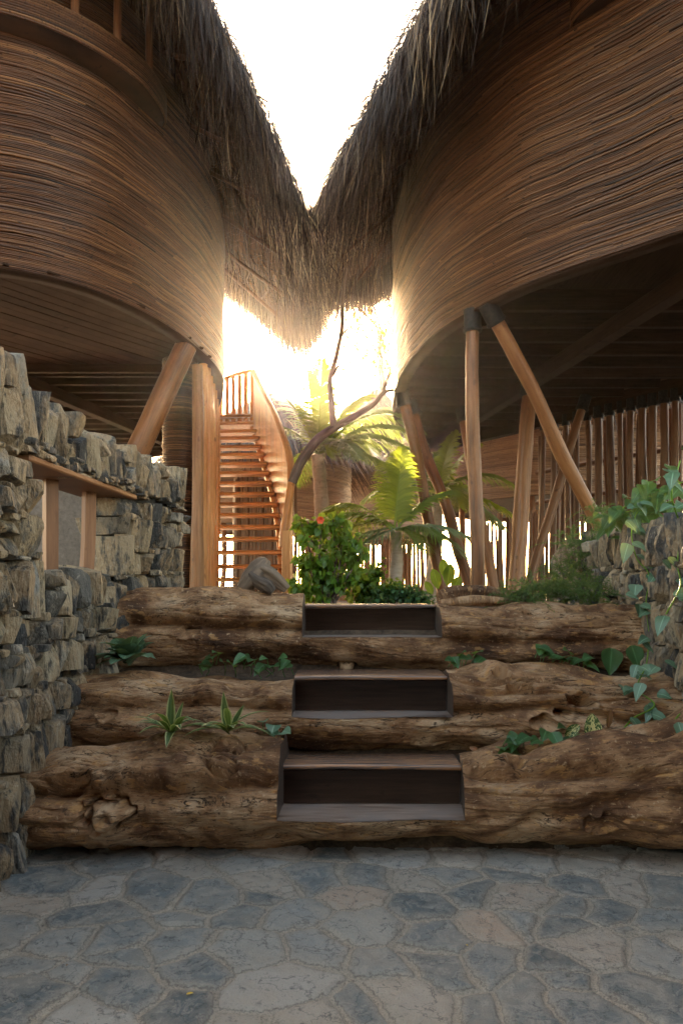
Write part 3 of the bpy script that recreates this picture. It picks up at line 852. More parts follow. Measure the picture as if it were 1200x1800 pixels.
# outward normal must look to +x
if LW.nrm[:, 0].mean() < 0: LW.nrm = -LW.nrm
sA, sB = LW.near(-1.6, 3.86), LW.near(-1.52, 5.0)
wl = thing('stone_wall', 'long dry stone wall on the left with a framed opening', 'stone wall', (-1.6, 4, 0))
mb = stone_wall(LW, .6, LW.L, -.04, 2.40, .26, (sA, sB, 1.50, 2.06), wid=(.075, .165))
mb.build('stonework', M['stone'], wl, smooth=False)
# core behind the stones
def wall_core(path, s0, s1, z0, z1, thick, inset, gap=None):
    mb = MB()
    ss = np.linspace(s0, s1, 60)
    p, n = path.at(ss)
    def prism(i0, i1, za, zb):
        a, b = p[i0:i1] - n[i0:i1] * inset, p[i0:i1] - n[i0:i1] * (thick - inset)
        m = len(a); V = np.vstack([np.c_[a, np.full(m, za)], np.c_[a, np.full(m, zb)], np.c_[b, np.full(m, zb)], np.c_[b, np.full(m, za)]]).reshape(4, m, 3)
        V = np.concatenate([V, V[:1]], 0)
        mb.grid(V)
        for e in (0, m - 1):
            mb.add(V[:4, e], [[0, 1, 2, 3]])
    if gap is None: prism(0, 60, z0, z1)
    else:
        ia = int(np.searchsorted(ss, gap[0])); ib = int(np.searchsorted(ss, gap[1]))
        prism(0, ia, z0, z1); prism(ib, 60, z0, z1); prism(ia - 1, ib + 1, z0, gap[2]); prism(ia - 1, ib + 1, gap[3], z1)
    return mb
wall_core(LW, .6, LW.L - .08, -.04, 2.22, .26, .06, (sA - .05, sB + .05, 1.44, 2.09)).build('wall_core', M['mortar'], wl, smooth=False)
# rubble packed on the lintel
mb = MB()
for q in np.arange(sA - .1, sB + .2, .045):
    p, n = LW.at(q); N = np.array([n[0], n[1], 0]); T = np.array([-n[1], n[0], 0])
    for _ in range(2):
        stone(mb, np.array([p[0], p[1], 2.066 + random.uniform(.012, .075)]) + N * random.uniform(-.03, .05) + T * random.uniform(-.02, .02), T, N, (random.uniform(.05, .1), random.uniform(.05, .1), random.uniform(.02, .05)), random.uniform(0, .4), .4)
mb.build('rubble', M['stone'], wl, sharp=15)
# lintel, posts in the opening
def along(path, sa, sb, z, h, depth, off, mat, name, parent, rr=None):
    a, n = path.at(sa); b, _ = path.at(sb); T = np.array([*(b - a), 0]); L = np.linalg.norm(T); T /= L
    N = np.array([n[0], n[1], 0]); N = N - T * (N @ T); N /= np.linalg.norm(N)
    c = np.array([*((a + b) / 2), z]) + N * off
    mb = MB(); mb.box(c, (L, depth, h), [T, N, [0, 0, 1]], bev=.008); return mb.build(name, mat, parent, smooth=False)
along(LW, sA - .12, sB + .22, 2.045, .035, .34, -.125, M['window_wood'], 'lintel', wl)
for sx in (LW.near(-1.6, 4.34), LW.near(-1.55, 4.84)):
    p, n = LW.at(sx); mb = MB()
    P = [np.array([p[0] - n[0] * .12, p[1] - n[1] * .12, z]) for z in (1.48, 1.75, 2.03)]
    if sx > LW.near(-1.57, 4.6): P[0] = P[0] + np.array([-.0, -.05, 0]); P[1] = P[1] + np.array([0, -.012, 0])
    mb.tube(P, .048, 4, 6, wob=.05, flat=1.3); mb.build('post', M['window_wood'], wl, smooth=False)
mb = MB()
mb.box((-2.45, 5.66, 1.25), (1.5, .1, 2.1)); mb.box((-2.45, 5.60, 2.25), (1.5, .12, .06))
o = mb.build('concrete_panel', M['concrete'], loc=(-2.45, 5.66, .2), smooth=False)
tag(o, 'plain grey concrete panel seen through the opening in the left stone wall', 'wall')

RW = Path([(2.9, -1.5), (2.5, 1.0), (2.15, 3.0), (2.02, 4.2), (2.08, 5.1), (2.14, 5.8), (2.04, 6.5), (1.98, 6.9)], closed=False)
if RW.nrm[:, 0].mean() > 0: RW.nrm = -RW.nrm
wr = thing('stone_wall', 'low dry stone wall on the right overgrown with vines', 'stone wall', (2.05, 5, 0))
mb = stone_wall(RW, 0, RW.L, .35, 1.86, .3, None, wid=(.07, .14))
mb.build('stonework', M['stone'], wr, smooth=False)
wall_core(RW, 0.02, RW.L - .05, .0, 1.66, .3, .06).build('wall_core', M['mortar'], wr, smooth=False)

# ------------------------------------------------------------------ huts
RIM = EYE + 2.6
RPTS = [(3.4, 4.45), (2.85, 4.85), (2.42, 5.24), (2.13, 5.54), (1.79, 5.87), (1.44, 6.28), (1.068, 6.94), (.88, 7.5), (.75, 8.3), (.70, 9.3), (.78, 10.6), (1.05, 11.8), (1.6, 12.75), (2.4, 12.1), (3.4, 10.5), (4.27, 9.26), (5.6, 7.7), (6.0, 6.0), (5.2, 4.6), (4.2, 4.1)]
LPTS = [(-2.75, 5.82), (-2.2, 6.15), (-1.83, 6.7), (-1.57, 7.45), (-1.44, 8.2), (-1.45, 8.9), (-1.66, 9.9), (-2.15, 11.4), (-2.9, 13.0), (-4.2, 13.9), (-5.6, 13.2), (-6.5, 11.2), (-6.6, 9.0), (-5.9, 7.0), (-4.8, 6.0), (-3.6, 5.7)]
RP, LP_ = Path(RPTS), Path(LPTS)

def reed_rows(mb, path, z0, z1, dz, s0=0, s1=None, off=0.0, seed=0.0, wave=1.0, rad=(.0052, .0074), step=.13, lmin=.5, lmax=2.0):
    s1 = path.L if s1 is None else s1
    rows = int((z1 - z0) / dz)
    prof = np.linspace(-PI * .5, PI * .5, 5)   # half round, facing out
    for i in range(rows):
        z = z0 + dz * (i + .5)
        s = s0 - random.uniform(0, 1)
        while s < s1:
            L = random.uniform(lmin, lmax)
            a, b = max(s, s0), min(s + L, s1)
            s += L
            if b - a < .08: continue
            n = max(3, int((b - a) / step) + 1)
            q = np.linspace(a, b, n)
            r = random.uniform(*rad)
            p, nr = path.at(q)
            W = wave * (.028 * vn(q * .75 + seed, z * .8) + .010 * vn(q * 2.4 + seed, z * 2.2, 5) + .004 * vn(q * 7, z * 30, seed))
            B = wave * (.016 * vn(q * 1.1 + seed + 40, z * 1.6) + .012 * vn(q * 3 + seed, z * 5, 9))
            edge = np.clip((z - z0) / .15, .25, 1)
            cz = z + W * edge + random.gauss(0, .0018)
            o = off + .02 + B + random.gauss(0, .003) + .004 * np.linspace(random.uniform(-1, 1), random.uniform(-1, 1), n)
            P = np.zeros((n, 5, 3)); 
            for j, t in enumerate(prof):
                oo = o + r * math.cos(t) - (.006 if abs(t) > 1.5 else 0)
                P[:, j, 0] = p[:, 0] + nr[:, 0] * oo; P[:, j, 1] = p[:, 1] + nr[:, 1] * oo; P[:, j, 2] = cz + r * math.sin(t) * 1.05
            rr = min(1, max(0, random.gauss(.47, .19)))
            tc = np.stack([np.broadcast_to(q[:, None], (n, 5)), np.broadcast_to(z + prof * r, (n, 5)), np.full((n, 5), seed + random.random() * 5)], -1)
            mb.grid(P, tc, rr)

def shell(mb, path, z0, z1, off, rows=2, s0=0, s1=None, tcv=True):
    closed = s1 is None
    ss = np.linspace(s0, path.L if closed else s1, 160)
    p, n = path.at(ss)
    q = p + n * off
    P = np.stack([np.c_[q, np.full(len(q), z)] for z in np.linspace(z0, z1, rows)], 1)
    tc = np.stack([np.broadcast_to(ss[:, None], P.shape[:2]), P[..., 2], P[..., 2] * 0], -1)
    mb.grid(P, tc, .15)

def disc(mb, poly, z, rnd=.4, flip=False):
    poly = np.asarray(poly); c = poly.mean(0)
    V = np.vstack([np.c_[poly, np.full(len(poly), z)], [[c[0], c[1], z]]]); m = len(poly)
    q = np.arange(m); mb.add(V, np.stack([q, (q + 1) % m, np.full(m, m)], -1), None, rnd)

def thatch_roof(parent, path, ztip, off, seed, apex, s_lo=None, s_hi=None, dens=1.0):
    """ztip(x,y) = height of the hanging tips; eave offset off(y) from the wall"""
    ss = np.linspace(0, path.L, 220)
    p, n = path.at(ss)
    def surf(q, u):
        """point on roof skin: u = metres inward from the eave (up slope)"""
        pp, nn = path.at(q)
        e = pp + nn * off(pp[..., 1])[..., None]
        ze = ztip(e[..., 0], e[..., 1]) + .36
        tow = apex[:2] - e
        D = np.linalg.norm(tow, axis=-1, keepdims=True)
        xy = e + tow / D * np.minimum(u[..., None], D * .97)
        z = ze + u * .62 + .05 * vn(q * 1.7 + seed, u * 2)
        return np.concatenate([xy, z[..., None]], -1), nn, tow / D
    # roof body: outer skin and woven underside
    mb = MB()
    us = np.array([0, .25, .6, 1.2, 2.0, 3.2])
    Q, U = np.meshgrid(ss, us, indexing='ij')
    P, _, _ = surf(Q, U)
    P[..., 2] += .02
    mb.grid(P, None, .12)
    N = 0
    layers = np.concatenate([np.linspace(-.05, 1.7, 11)])
    for li, u0 in enumerate(layers):
        cnt = int(path.L * 360 * dens * (2.6 if li < 2 else 1))
        q = rng.uniform(0, path.L, cnt)
        clump = vn(q * 9 + li * 3.7, li * 2.0 + seed)
        u = np.clip(u0 + rng.uniform(-.07, .1, cnt) + .06 * clump, -.06, None)
        if li < 2: u = np.clip(u0 + rng.uniform(-.05, .42, cnt), -.06, None)
        b, nn, tow = surf(q, np.maximum(u, 0))
        b[:, :2] -= tow * np.minimum(u, 0)[:, None]
        b[:, 2] += rng.uniform(-.05, .08, cnt) - (.12 * rng.random(cnt) if li < 2 else 0)
        L = rng.uniform(.38, .78, cnt) * (1 + .25 * clump)
        if li < 2: L = rng.uniform(.42, .72, cnt) * (1 + .22 * clump) + np.maximum(u, 0) * .75
        out = -tow
        d0 = np.concatenate([out, np.full((cnt, 1), -.45)], 1) + rng.normal(size=(cnt, 3)) * .22
        d0 /= np.linalg.norm(d0, axis=1)[:, None]
        tan = np.stack([-nn[:, 1], nn[:, 0], np.zeros(cnt)], -1)
        sd = tan * np.cos(rng.uniform(-1, 1, cnt))[:, None] + np.concatenate([nn, np.zeros((cnt, 1))], 1) * rng.uniform(-.8, .8, cnt)[:, None]
        wdt = rng.uniform(.0025, .007, cnt) * np.where(rng.random(cnt) < .15, 2.0, 1)
        curl = rng.uniform(.55, 1.25, cnt) * (1.25 if li < 2 else .8)
        rows = np.array([0, .3, .65, 1.0]); ww = np.array([.8, 1, .75, .08])
        Pb = np.zeros((cnt, 4, 2, 3)); tc = np.zeros((cnt, 4, 2, 3))
        swing = rng.normal(size=(cnt, 3)) * .1
        for i, t in enumerate(rows):
            k = np.clip(t * curl, 0, 1)[:, None]
            c = b + d0 * (L * t)[:, None] * (1 - .62 * k) + np.array([0, 0, -1.]) * (L * t)[:, None] * k * .8 + swing * (L * t * t)[:, None]
            for j, s2 in enumerate((-1, 1)):
                Pb[:, i, j] = c + sd * (wdt * ww[i] * s2)[:, None]
        tc[:] = Pb
        lay = np.clip(.5 + .28 * clump + rng.normal(size=cnt) * .22, 0, 1)
        mb.strips(Pb, tc, lay)
    roof = mb.build('thatch', M['thatch'], parent)
    # underside sheet of woven palm with rafters and battens
    mb = MB()
    us = np.array([.22, .5, .8, 1.3, 2.0, 3.0])
    Q, U = np.meshgrid(ss, us, indexing='ij')
    P, _, _ = surf(Q, U); P[..., 2] -= .16
    P[..., 2] += .012 * vn(Q * 30, U * 30)
    mb.grid(P, np.stack([Q * 6, U * 14, Q * 0], -1), .5)
    # loose leaflets woven under
    cnt = int(path.L * 160)
    q = rng.uniform(0, path.L, cnt); u = rng.uniform(.02, 1.2, cnt)
    b, nn, tow = surf(q, u); b[:, 2] -= .17
    tan = np.stack([-nn[:, 1], nn[:, 0], np.zeros(cnt)], -1)
    dr = np.concatenate([-tow, np.full((cnt, 1), -.5)], 1) * .6 + tan * rng.choice([-1, 1], cnt)[:, None] * .8
    Pb = np.zeros((cnt, 3, 2, 3))
    for i, t in enumerate((0, .5, 1)):
        for j, s2 in enumerate((-1, 1)):
            Pb[:, i, j] = b + dr * (t * .25) + np.concatenate([-tow, np.zeros((cnt, 1))], 1) * (.012 * s2 * (1, .8, .1)[i]) - np.array([0, 0, .03]) * t * (1 - t) * 4
    mb.strips(Pb, Pb.copy(), rng.random(cnt))
    und = mb.build('underside', M['thatch_under'], roof)
    for u0 in (.5, .75, 1.0):
        mb = MB(); qq = np.linspace(0, path.L, 150)
        c, _, _ = surf(qq, np.full(150, u0)); c[:, 2] -= .215
        mb.tube(c, .014, 6, rnd=.5, cap=False); mb.build('batten', M['pole_dark'], roof)
    kk = 0
    for q0 in np.arange(.2, path.L, .62):
        c, _, _ = surf(np.full(5, q0), np.linspace(.02, 2.4, 5)); c[:, 2] -= .265
        if not (4.2 < c[0, 1] < 12.4) or abs(c[0, 0]) > 2.8: continue
        mb = MB(); mb.tube(c, .024, 7, rnd=random.random()); mb.build('rafter', M['pole_dark'], roof)
    return roof

def poly_clip_x(path, y, off=-.06):
    """x-range of the plan at depth y"""
    p, n = path.p, path.nrm
    q = p + n * off
    hit = []
    for i in range(len(q)):
        a, b = q[i], q[(i + 1) % len(q)]
        if (a[1] - y) * (b[1] - y) < 0:
            t = (y - a[1]) / (b[1] - a[1]); hit.append(a[0] + t * (b[0] - a[0]))
    return (min(hit), max(hit)) if len(hit) >= 2 else None

def collar_pole(parent, a, b, r, mat='pole', collar=True, clen=.17, wob=.12, name='support_post', mids=None):
    mb = MB()
    a, b = np.array(a, float), np.array(b, float)
    mid = [a + (b - a) * t + rng.normal(size=3) * r * .16 for t in (.25, .5, .75)]
    mb.tube([a] + mid + [b], [r * .94, r * .97, r, r * 1.03, r * 1.05], 14, 8, wob=wob)
    o = mb.build(name, M[mat], parent)
    if collar:
        d = (b - a) / np.linalg.norm(b - a); m2 = MB()
        m2.tube([a - d * .03, a + d * clen * .5, a + d * clen], r * 1.28, 16, rnd=.3)
        m2.tube([a + d * (clen - .035), a + d * (clen - .012)], r * 1.42, 16, rnd=.3)
        m2.build('collar', M['collar'], o)
    return o

def hut(name, label, path, side, ztip, off, apex, seed):
    c = path.c
    h = thing(name, label, 'hut', (c[0], c[1], 1.27), 'raised reed huts with thatched roofs')
    mb = MB(); reed_rows(mb, path, RIM, RIM + 2.62, .013, seed=seed); shell(mb, path, RIM, RIM + 2.7, -.07)
    mb.build('reed_wall', M['reed'], h)
    # rim ring closing the wall underneath
    mb = MB(); ss = np.linspace(0, path.L, 200); p, n = path.at(ss)
    P = np.stack([np.c_[p + n * .035, np.full(200, RIM - .012)], np.c_[p + n * .03, np.full(200, RIM - .03)], np.c_[p - n * .1, np.full(200, RIM - .03)], np.c_[p - n * .1, np.full(200, RIM + .15)]], 1)
    mb.grid(P, np.stack([P[..., 2], np.broadcast_to(ss[:, None], P.shape[:2]), P[..., 2] * 0], -1), .3); mb.build('rim', M['soffit'], h)
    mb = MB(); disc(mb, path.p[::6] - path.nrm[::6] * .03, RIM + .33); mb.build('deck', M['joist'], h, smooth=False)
    thatch_roof(h, path, ztip, off, seed, np.array(apex))
    return h

# ---- right hut
offR = lambda y: np.interp(y, [4, 6, 7, 8, 9.5, 10.6, 11.5, 13], [.95, .8, .72, .85, 1.08, 1.05, .6, .5])
tipR = lambda x, y: EYE + np.interp(y, [4.6, 5.3, 6.2, 7, 8, 10.3, 11.2, 12.2, 13.5], [5.2, 4.8, 4.4, 4.2, 4.15, 4.1, 4.5, 5.1, 5.6]) + 0 * x
hr = hut('reed_hut', 'larger hut on the right, raised on slanted wooden poles', RP, 1, tipR, offR, (3.2, 8.0), 5.0)
for k, y in enumerate(np.arange(6.9, 12.6, .42)):
    r = poly_clip_x(RP, y)
    if r is None: continue
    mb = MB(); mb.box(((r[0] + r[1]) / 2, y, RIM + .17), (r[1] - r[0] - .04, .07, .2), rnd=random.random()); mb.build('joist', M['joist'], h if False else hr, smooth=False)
def beam(parent, a, b, w, hgt, mat='joist', name='beam'):
    a, b = np.array(a, float), np.array(b, float); T = b - a; L = np.linalg.norm(T); T /= L
    N = np.cross([0, 0, 1.0], T); N /= np.linalg.norm(N); Z = np.cross(T, N)
    mb = MB(); mb.box((a + b) / 2, (L, w, hgt), [T, N, Z]); return mb.build(name, M[mat], parent, smooth=False)
beam(hr, (1.56, 12.55, RIM - .01), (3.0, 5.2, RIM - .01), .14, .16, 'joist')
beam(hr, (1.75, 12.5, RIM - .02), (5.0, 8.2, RIM - .02), .12, .14, 'joist')
# soffit boards at the front right, dark
G = 1.25
POSTS_R = [(at(830, 552, 6.72), at(838, 1062, 6.75), .062), (at(858, 545, 6.55), at(1128, 1058, 7.4), .066), (at(706, 722, 9.35), at(783, 1058, 9.3), .075), (at(722, 745, 9.9), at(838, 1056, 9.4), .075), (at(812, 770, 10.2), at(872, 1056, 9.8), .07), (at(932, 712, 8.9), at(903, 1056, 8.8), .09), (at(1028, 740, 9.6), at(920, 1056, 9.3), .06)]
for i, (a, b, r) in enumerate(POSTS_R):
    a[2] = RIM - .02; b[2] = G
    collar_pole(hr, a, b, r, 'pole_dark' if i == 6 else 'pole', wob=.2)

# ---- left hut
offL = lambda y: np.interp(y, [5, 7, 8, 9.5, 11, 12], [.7, .85, 1.0, 1.12, .9, .8])
tipL = lambda x, y: EYE + np.interp(y, [4.9, 5.6, 6.3, 7.2, 8, 9.3, 10.2, 11.2, 12.5, 14], [5.6, 5.2, 4.65, 4.15, 3.9, 3.55, 3.55, 4.3, 5.2, 6.0]) + 0 * x
hl = hut('reed_hut', 'hut on the left above the stone wall, beside the timber stair', LP_, -1, tipL, offL, (-4.0, 8.5), 21.0)
# soffit of diagonal boards under the front half
def soffit(parent, path, z, ymax, ang, w=.14):
    mb = MB()
    p = path.p[::3] - path.nrm[::3] * .02
    lo, hi = p.min(0), p.max(0)
    ca, sa = math.cos(ang), math.sin(ang)
    q = np.stack([p[:, 0] * ca + p[:, 1] * sa, -p[:, 0] * sa + p[:, 1] * ca], -1)
    for v in np.arange(q[:, 1].min() + w / 2, q[:, 1].max(), w):
        hit = []
        for i in range(len(q)):
            a, b = q[i], q[(i + 1) % len(q)]
            if (a[1] - v) * (b[1] - v) < 0:
                t = (v - a[1]) / (b[1] - a[1]); hit.append(a[0] + t * (b[0] - a[0]))
        if len(hit) < 2: continue
        u0, u1 = min(hit), max(hit)
        # clip to y<ymax : y = u*sa + v*ca
        if abs(sa) > 1e-3:
            ul = (ymax - v * ca) / sa
            if sa > 0: u1 = min(u1, ul)
            else: u0 = max(u0, ul)
        if u1 - u0 < .1: continue
        T = np.array([ca, sa, 0]); N = np.array([-sa, ca, 0])
        c = T * (u0 + u1) / 2 + N * v
        mb.box((c[0], c[1], z + random.uniform(-.003, .003)), (u1 - u0, w - .006, .02), [T, N, [0, 0, 1]], bev=.003)
    return mb.build('soffit', M['soffit'], parent, smooth=False)
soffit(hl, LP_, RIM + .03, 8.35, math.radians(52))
for k, y in enumerate(np.arange(8.45, 13.7, .34)):
    r = poly_clip_x(LP_, y)
    if r is None: continue
    mb = MB(); mb.box(((r[0] + r[1]) / 2, y, RIM + .12), (r[1] - r[0] - .06, .07, .2)); mb.build('joist', M['joist'], hl, smooth=False)
beam(hl, (-3.9, 8.2, RIM - .04), (-2.7, 12.8, RIM - .04), .13, .15, 'soffit')
beam(hl, (-6.0, 8.33, RIM - .0), (-1.56, 8.33, RIM - .0), .06, .14, 'soffit')
# parapet ring and balusters
sP = LP_.near(-1.66, 7.0); sQ = LP_.near(-4.6, 6.1)
s_lo, s_hi = min(sP, sQ), max(sP, sQ)
if s_hi - s_lo > LP_.L / 2: s_lo, s_hi = s_hi, s_lo + LP_.L
def parapet(parent, path, s0, s1, z0, z1, o, seed):
    class Sub: pass
    mb = MB()
    # taper the ends into the wall
    q = np.linspace(s0, s1, 70); p, n = path.at(q)
    k = np.clip(np.minimum(q - s0, s1 - q) / .5, 0, 1) ** .5
    P = np.stack([np.c_[p, np.full(70, z0)], np.c_[p + n * (o * k)[:, None], z0 + .03 + 0 * q], np.c_[p + n * (o * k)[:, None], z1 + 0 * q], np.c_[p, z1 + .01 + 0 * q]], 1)
    mb.grid(P, np.stack([np.broadcast_to(q[:, None], P.shape[:2]), P[..., 2], P[..., 2] * 0], -1), .15)
    rows = int((z1 - z0) / .0205)
    for i in range(rows + 1):
        z = z0 + .02 + i * .0205
        pp = np.c_[p + n * (o * k + .008)[:, None], z + .02 * vn(q * .8, z, seed)]
        mb.tube(pp, .0105, 6, rnd=min(1, max(0, random.gauss(.5, .2))), cap=False)
    V = mb.tc
    return mb.build('parapet', M['reed'], parent)
parapet(hl, LP_, s_lo, s_hi, 5.78, 6.0, .2, 2.0)
for q in np.arange(s_lo + .4, s_hi, .36):
    p, n = LP_.at(q)
    mb = MB(); e = p + n * .12
    mb.tube([(e[0], e[1], 5.98), (e[0], e[1], 6.5), (e[0], e[1], 7.0)], .035, 8, 4, wob=.15); mb.build('baluster', M['pole'], hl)
s1 = RP.near(1.82, 5.84); s2 = RP.near(4.2, 4.1)
a, b = min(s1, s2), max(s1, s2)
if b - a > RP.L / 2: a, b = b, a + RP.L
parapet(hr, RP, a, b, 5.82, 6.05, .2, 4.0)

# reed wrapped column, strut and slab posts under the left hut
CX = Path([(-1.785 + .175 * math.cos(t), 8.2 + .175 * math.sin(t)) for t in np.linspace(0, 2 * PI, 17)[:-1]], step=.01)
mb = MB(); shell(mb, CX, G, RIM + .05, -.01); reed_rows(mb, CX, G, RIM + .05, .0195, wave=.15, seed=3, step=.07, lmin=.4, lmax=1.1); mb.build('reed_column', M['reed'], hl)
a, b = at(328, 645, 7.55), at(112, 1056, 7.2); a[2] = RIM - .03; b[2] = G
collar_pole(hl, a, b, .115, 'pole', collar=False, wob=.16, name='diagonal_strut')

# ------------------------------------------------------------------ timber stair
st = thing('timber_stair', 'open curving timber stair with plank balustrade rising beside the left hut', 'staircase', (-1.2, 9.2, G))
RISE = .17; NT_ = 17
rx = [497, 497, 496, 495, 493, 491, 488, 484, 479, 474, 470, 465, 460, 456, 452, 447, 443]
ty = [1015, 992, 967, 943, 922, 901, 882, 864, 845, 827, 811, 795, 781, 766, 754, 740, 727]
edge_r, edge_l, tz, td = [], [], [], []
for k in range(NT_):
    d = np.interp(k, [0, 16], [9.15, 11.3])
    z = EYE + (1050 - ty[k]) / F * d
    R_ = np.array([(rx[k] - 600) / F * d, d]); Lx = (np.interp(k, [0, 3, 16], [362, 374, 378]) - 600) / F * (d + .04)
    rot = np.interp(k, [0, 16], [0, -.18])
    L_ = np.array([Lx, d + .04])
    edge_r.append(R_); edge_l.append(L_); tz.append(z); td.append(d)
    T = np.array([*(R_ - L_), 0]); W = np.linalg.norm(T); T /= W; N = np.array([-T[1], T[0], 0])
    c = np.array([*((R_ + L_) / 2), z - .025]) + N * .11
    mb = MB(); mb.box(c, (W, .24, .05), [T, N, [0, 0, 1]], bev=.012); mb.build('tread', M['stair'], st)
edge_r, edge_l, tz = np.array(edge_r), np.array(edge_l), np.array(tz)
# hidden landing at the top
mb = MB(); mb.box((-2.0, 11.75, tz[-1] - .03), (1.3, .7, .06)); mb.build('landing', M['stair'], st)
# right balustrade: vertical planks and a sinuous handrail
hpts = [(497, 962, 9.02), (499, 935, 9.05), (506, 890, 9.15), (511, 850, 9.3), (508, 805, 9.6), (497, 765, 9.9), (481, 725, 10.3), (463, 690, 10.75), (445, 652, 11.2)]
hp = np.array([at(*q) for q in hpts])
mb = MB(); mb.tube(hp, [.05, .052, .052, .05, .05, .048, .046, .044, .042], 10, 8, wob=.2); mb.build('handrail', M['stair'], st)
hps, _ = smooth_path(hp, 12)
L = np.concatenate([[0], np.cumsum(np.linalg.norm(np.diff(hps, axis=0), axis=1))])
for q in np.arange(.05, L[-1], .088):
    p = np.array([np.interp(q, L, hps[:, i]) for i in range(3)]); p2 = np.array([np.interp(min(q + .05, L[-1]), L, hps[:, i]) for i in range(3)])
    T = p2 - p; T[2] = 0
    if np.linalg.norm(T) < 1e-4: T = np.array([0, 1.0, 0])
    T /= np.linalg.norm(T); N = np.array([-T[1], T[0], 0])
    zt_ = np.interp(p[1], td, tz) - .2
    if p[1] < 9.2: zt_ = G
    zt_ = max(G, zt_)
    mb = MB(); hgt = p[2] - zt_
    mb.box((p[0] + .01, p[1], zt_ + hgt / 2), (.08, .028, hgt), [T, N, [0, 0, 1]]); mb.build('plank', M['stair'], st, smooth=False)
# newel slab at the foot
mb = MB(); a = at(503, 1056, 9.0); mb.box((a[0], a[1], (G + 2.15) / 2), (.1, .06, 2.15 - G)); mb.build('newel', M['stair'], st, smooth=False)
# stringers under the treads
for e, nm in ((edge_r, -.03), (edge_l, .03)):
    mb = MB(); pts = np.c_[e[:, 0] + nm, e[:, 1] + .12, tz - .12]; mb.tube(pts[::4], .045, 6, 4, wob=.1); mb.build('stringer', M['stair'], st)
# tall slab posts on the left side of the flight and their curved rail
for (px, d, w_, top) in ((347, 7.95, .13, 642), (357, 8.05, .1, 640), (364, 8.3, .09, 636), (369, 8.6, .08, 640), (373, 8.9, .075, 650), (377, 9.2, .075, 662), (380, 9.6, .07, 675), (382, 10.0, .07, 690)):
    a, b = at(px, top, d), at(px - 1, 1056, d); b[2] = G; a[2] = min(a[2], RIM + .0)
    mb = MB(); m_ = (a + b) / 2 + np.array([random.uniform(-.012, .012), 0, 0])
    mb.tube([a, (a + m_) / 2 + np.array([.008, 0, 0]), m_, (m_ + b) / 2, b], [w_ / 2 * .9, w_ / 2, w_ / 2 * .95, w_ / 2 * 1.05, w_ / 2 * 1.12], 10, 8, wob=.25); mb.build('slab_post', M['stair' if px > 350 else 'pole'], st)
# top landing balustrade
for q in np.linspace(0, 1, 6):
    a = at(388 + q * 55, 668 - q * 15, 11.35 + .1 * (1 - q)); b = a.copy(); b[2] = tz[-1] - .1
    mb = MB(); mb.tube([a, (a + b) / 2, b], .035, 8, 4, wob=.2); mb.build('baluster', M['stair'], st)
mb = MB(); mb.tube([at(380, 672, 11.5), at(400, 664, 11.45), at(425, 655, 11.3), at(446, 651, 11.2)], .032, 8, 6, wob=.2); mb.build('landing_rail', M['stair'], st)

# ------------------------------------------------------------------ fences of sticks
def stick_fence(name, label, a, b, n, z0, z1, r, mat, rails=(.3, .8), lean=.03, jit=.12, group='stick fences behind the huts'):
    a, b = np.array(a, float), np.array(b, float)
    t = thing(name, label, 'fence', ((a[0] + b[0]) / 2, (a[1] + b[1]) / 2, z0), group)
    meshes = []
    for i in range(n):
        q = (i + .5 + random.uniform(-.25, .25)) / n
        p = a + (b - a) * q
        top = z1 + random.uniform(-jit, jit)
        mb = MB(); x2, y2 = p[0] + random.gauss(0, lean), p[1] + random.gauss(0, lean)
        rr = r * random.uniform(.75, 1.25)
        mb.tube([(p[0], p[1], z0), ((p[0] + x2) / 2 + random.gauss(0, .012), (p[1] + y2) / 2, (z0 + top) / 2), (x2, y2, top)], [rr * 1.1, rr, rr * .9], 8, 4, wob=.15)
        mb.build('stick', M[mat], t)
    for f in rails:
        mb = MB(); z = z0 + (z1 - z0) * f
        mb.tube([(a[0], a[1] + r * 2, z), ((a[0] + b[0]) / 2, (a[1] + b[1]) / 2 + r * 2, z + .02), (b[0], b[1] + r * 2, z)], r * .8, 6, 4); mb.build('rail', M[mat], t)
    return t
stick_fence('stick_fence', 'reddish pole screen directly behind the open stair treads', (-1.75, 12.1), (-.75, 11.9), 34, G, 3.3, .036, 'pole_dark', (.97,))
stick_fence('stick_fence', 'far bright stick fence behind the garden shrubs in the centre', (-.9, 15.6), (2.0, 15.2), 86, G, 2.55, .026, 'pole', (.96,))
stick_fence('stick_fence', 'thin stick fence far under the right hut', (2.6, 14.4), (5.2, 13.2), 64, G, 2.9, .026, 'pole_dark', (.96,))
stick_fence('stick_fence', 'tall dark pole screen on the right behind the vine covered wall', (3.0, 11.3), (5.0, 8.6), 17, G, RIM - .12, .042, 'pole_dark', (.6, .78), .05, .05)
# dense row of posts carrying the back edge of the right hut
for px in np.concatenate([np.linspace(955, 1205, 14)]):
    py = np.interp(px, [760, 1200], [785, 683]); d = 1300 * 2.6 / (1050 - py)
    a = at(px, py, d - .05); a[2] = RIM - .02
    b = a.copy(); b[2] = G; b[0] += random.gauss(0, .06); b[1] += random.gauss(0, .05)
    collar_pole(hr, a, b, random.uniform(.035, .055), 'pole_dark', True, .13, .15, 'rear_post')

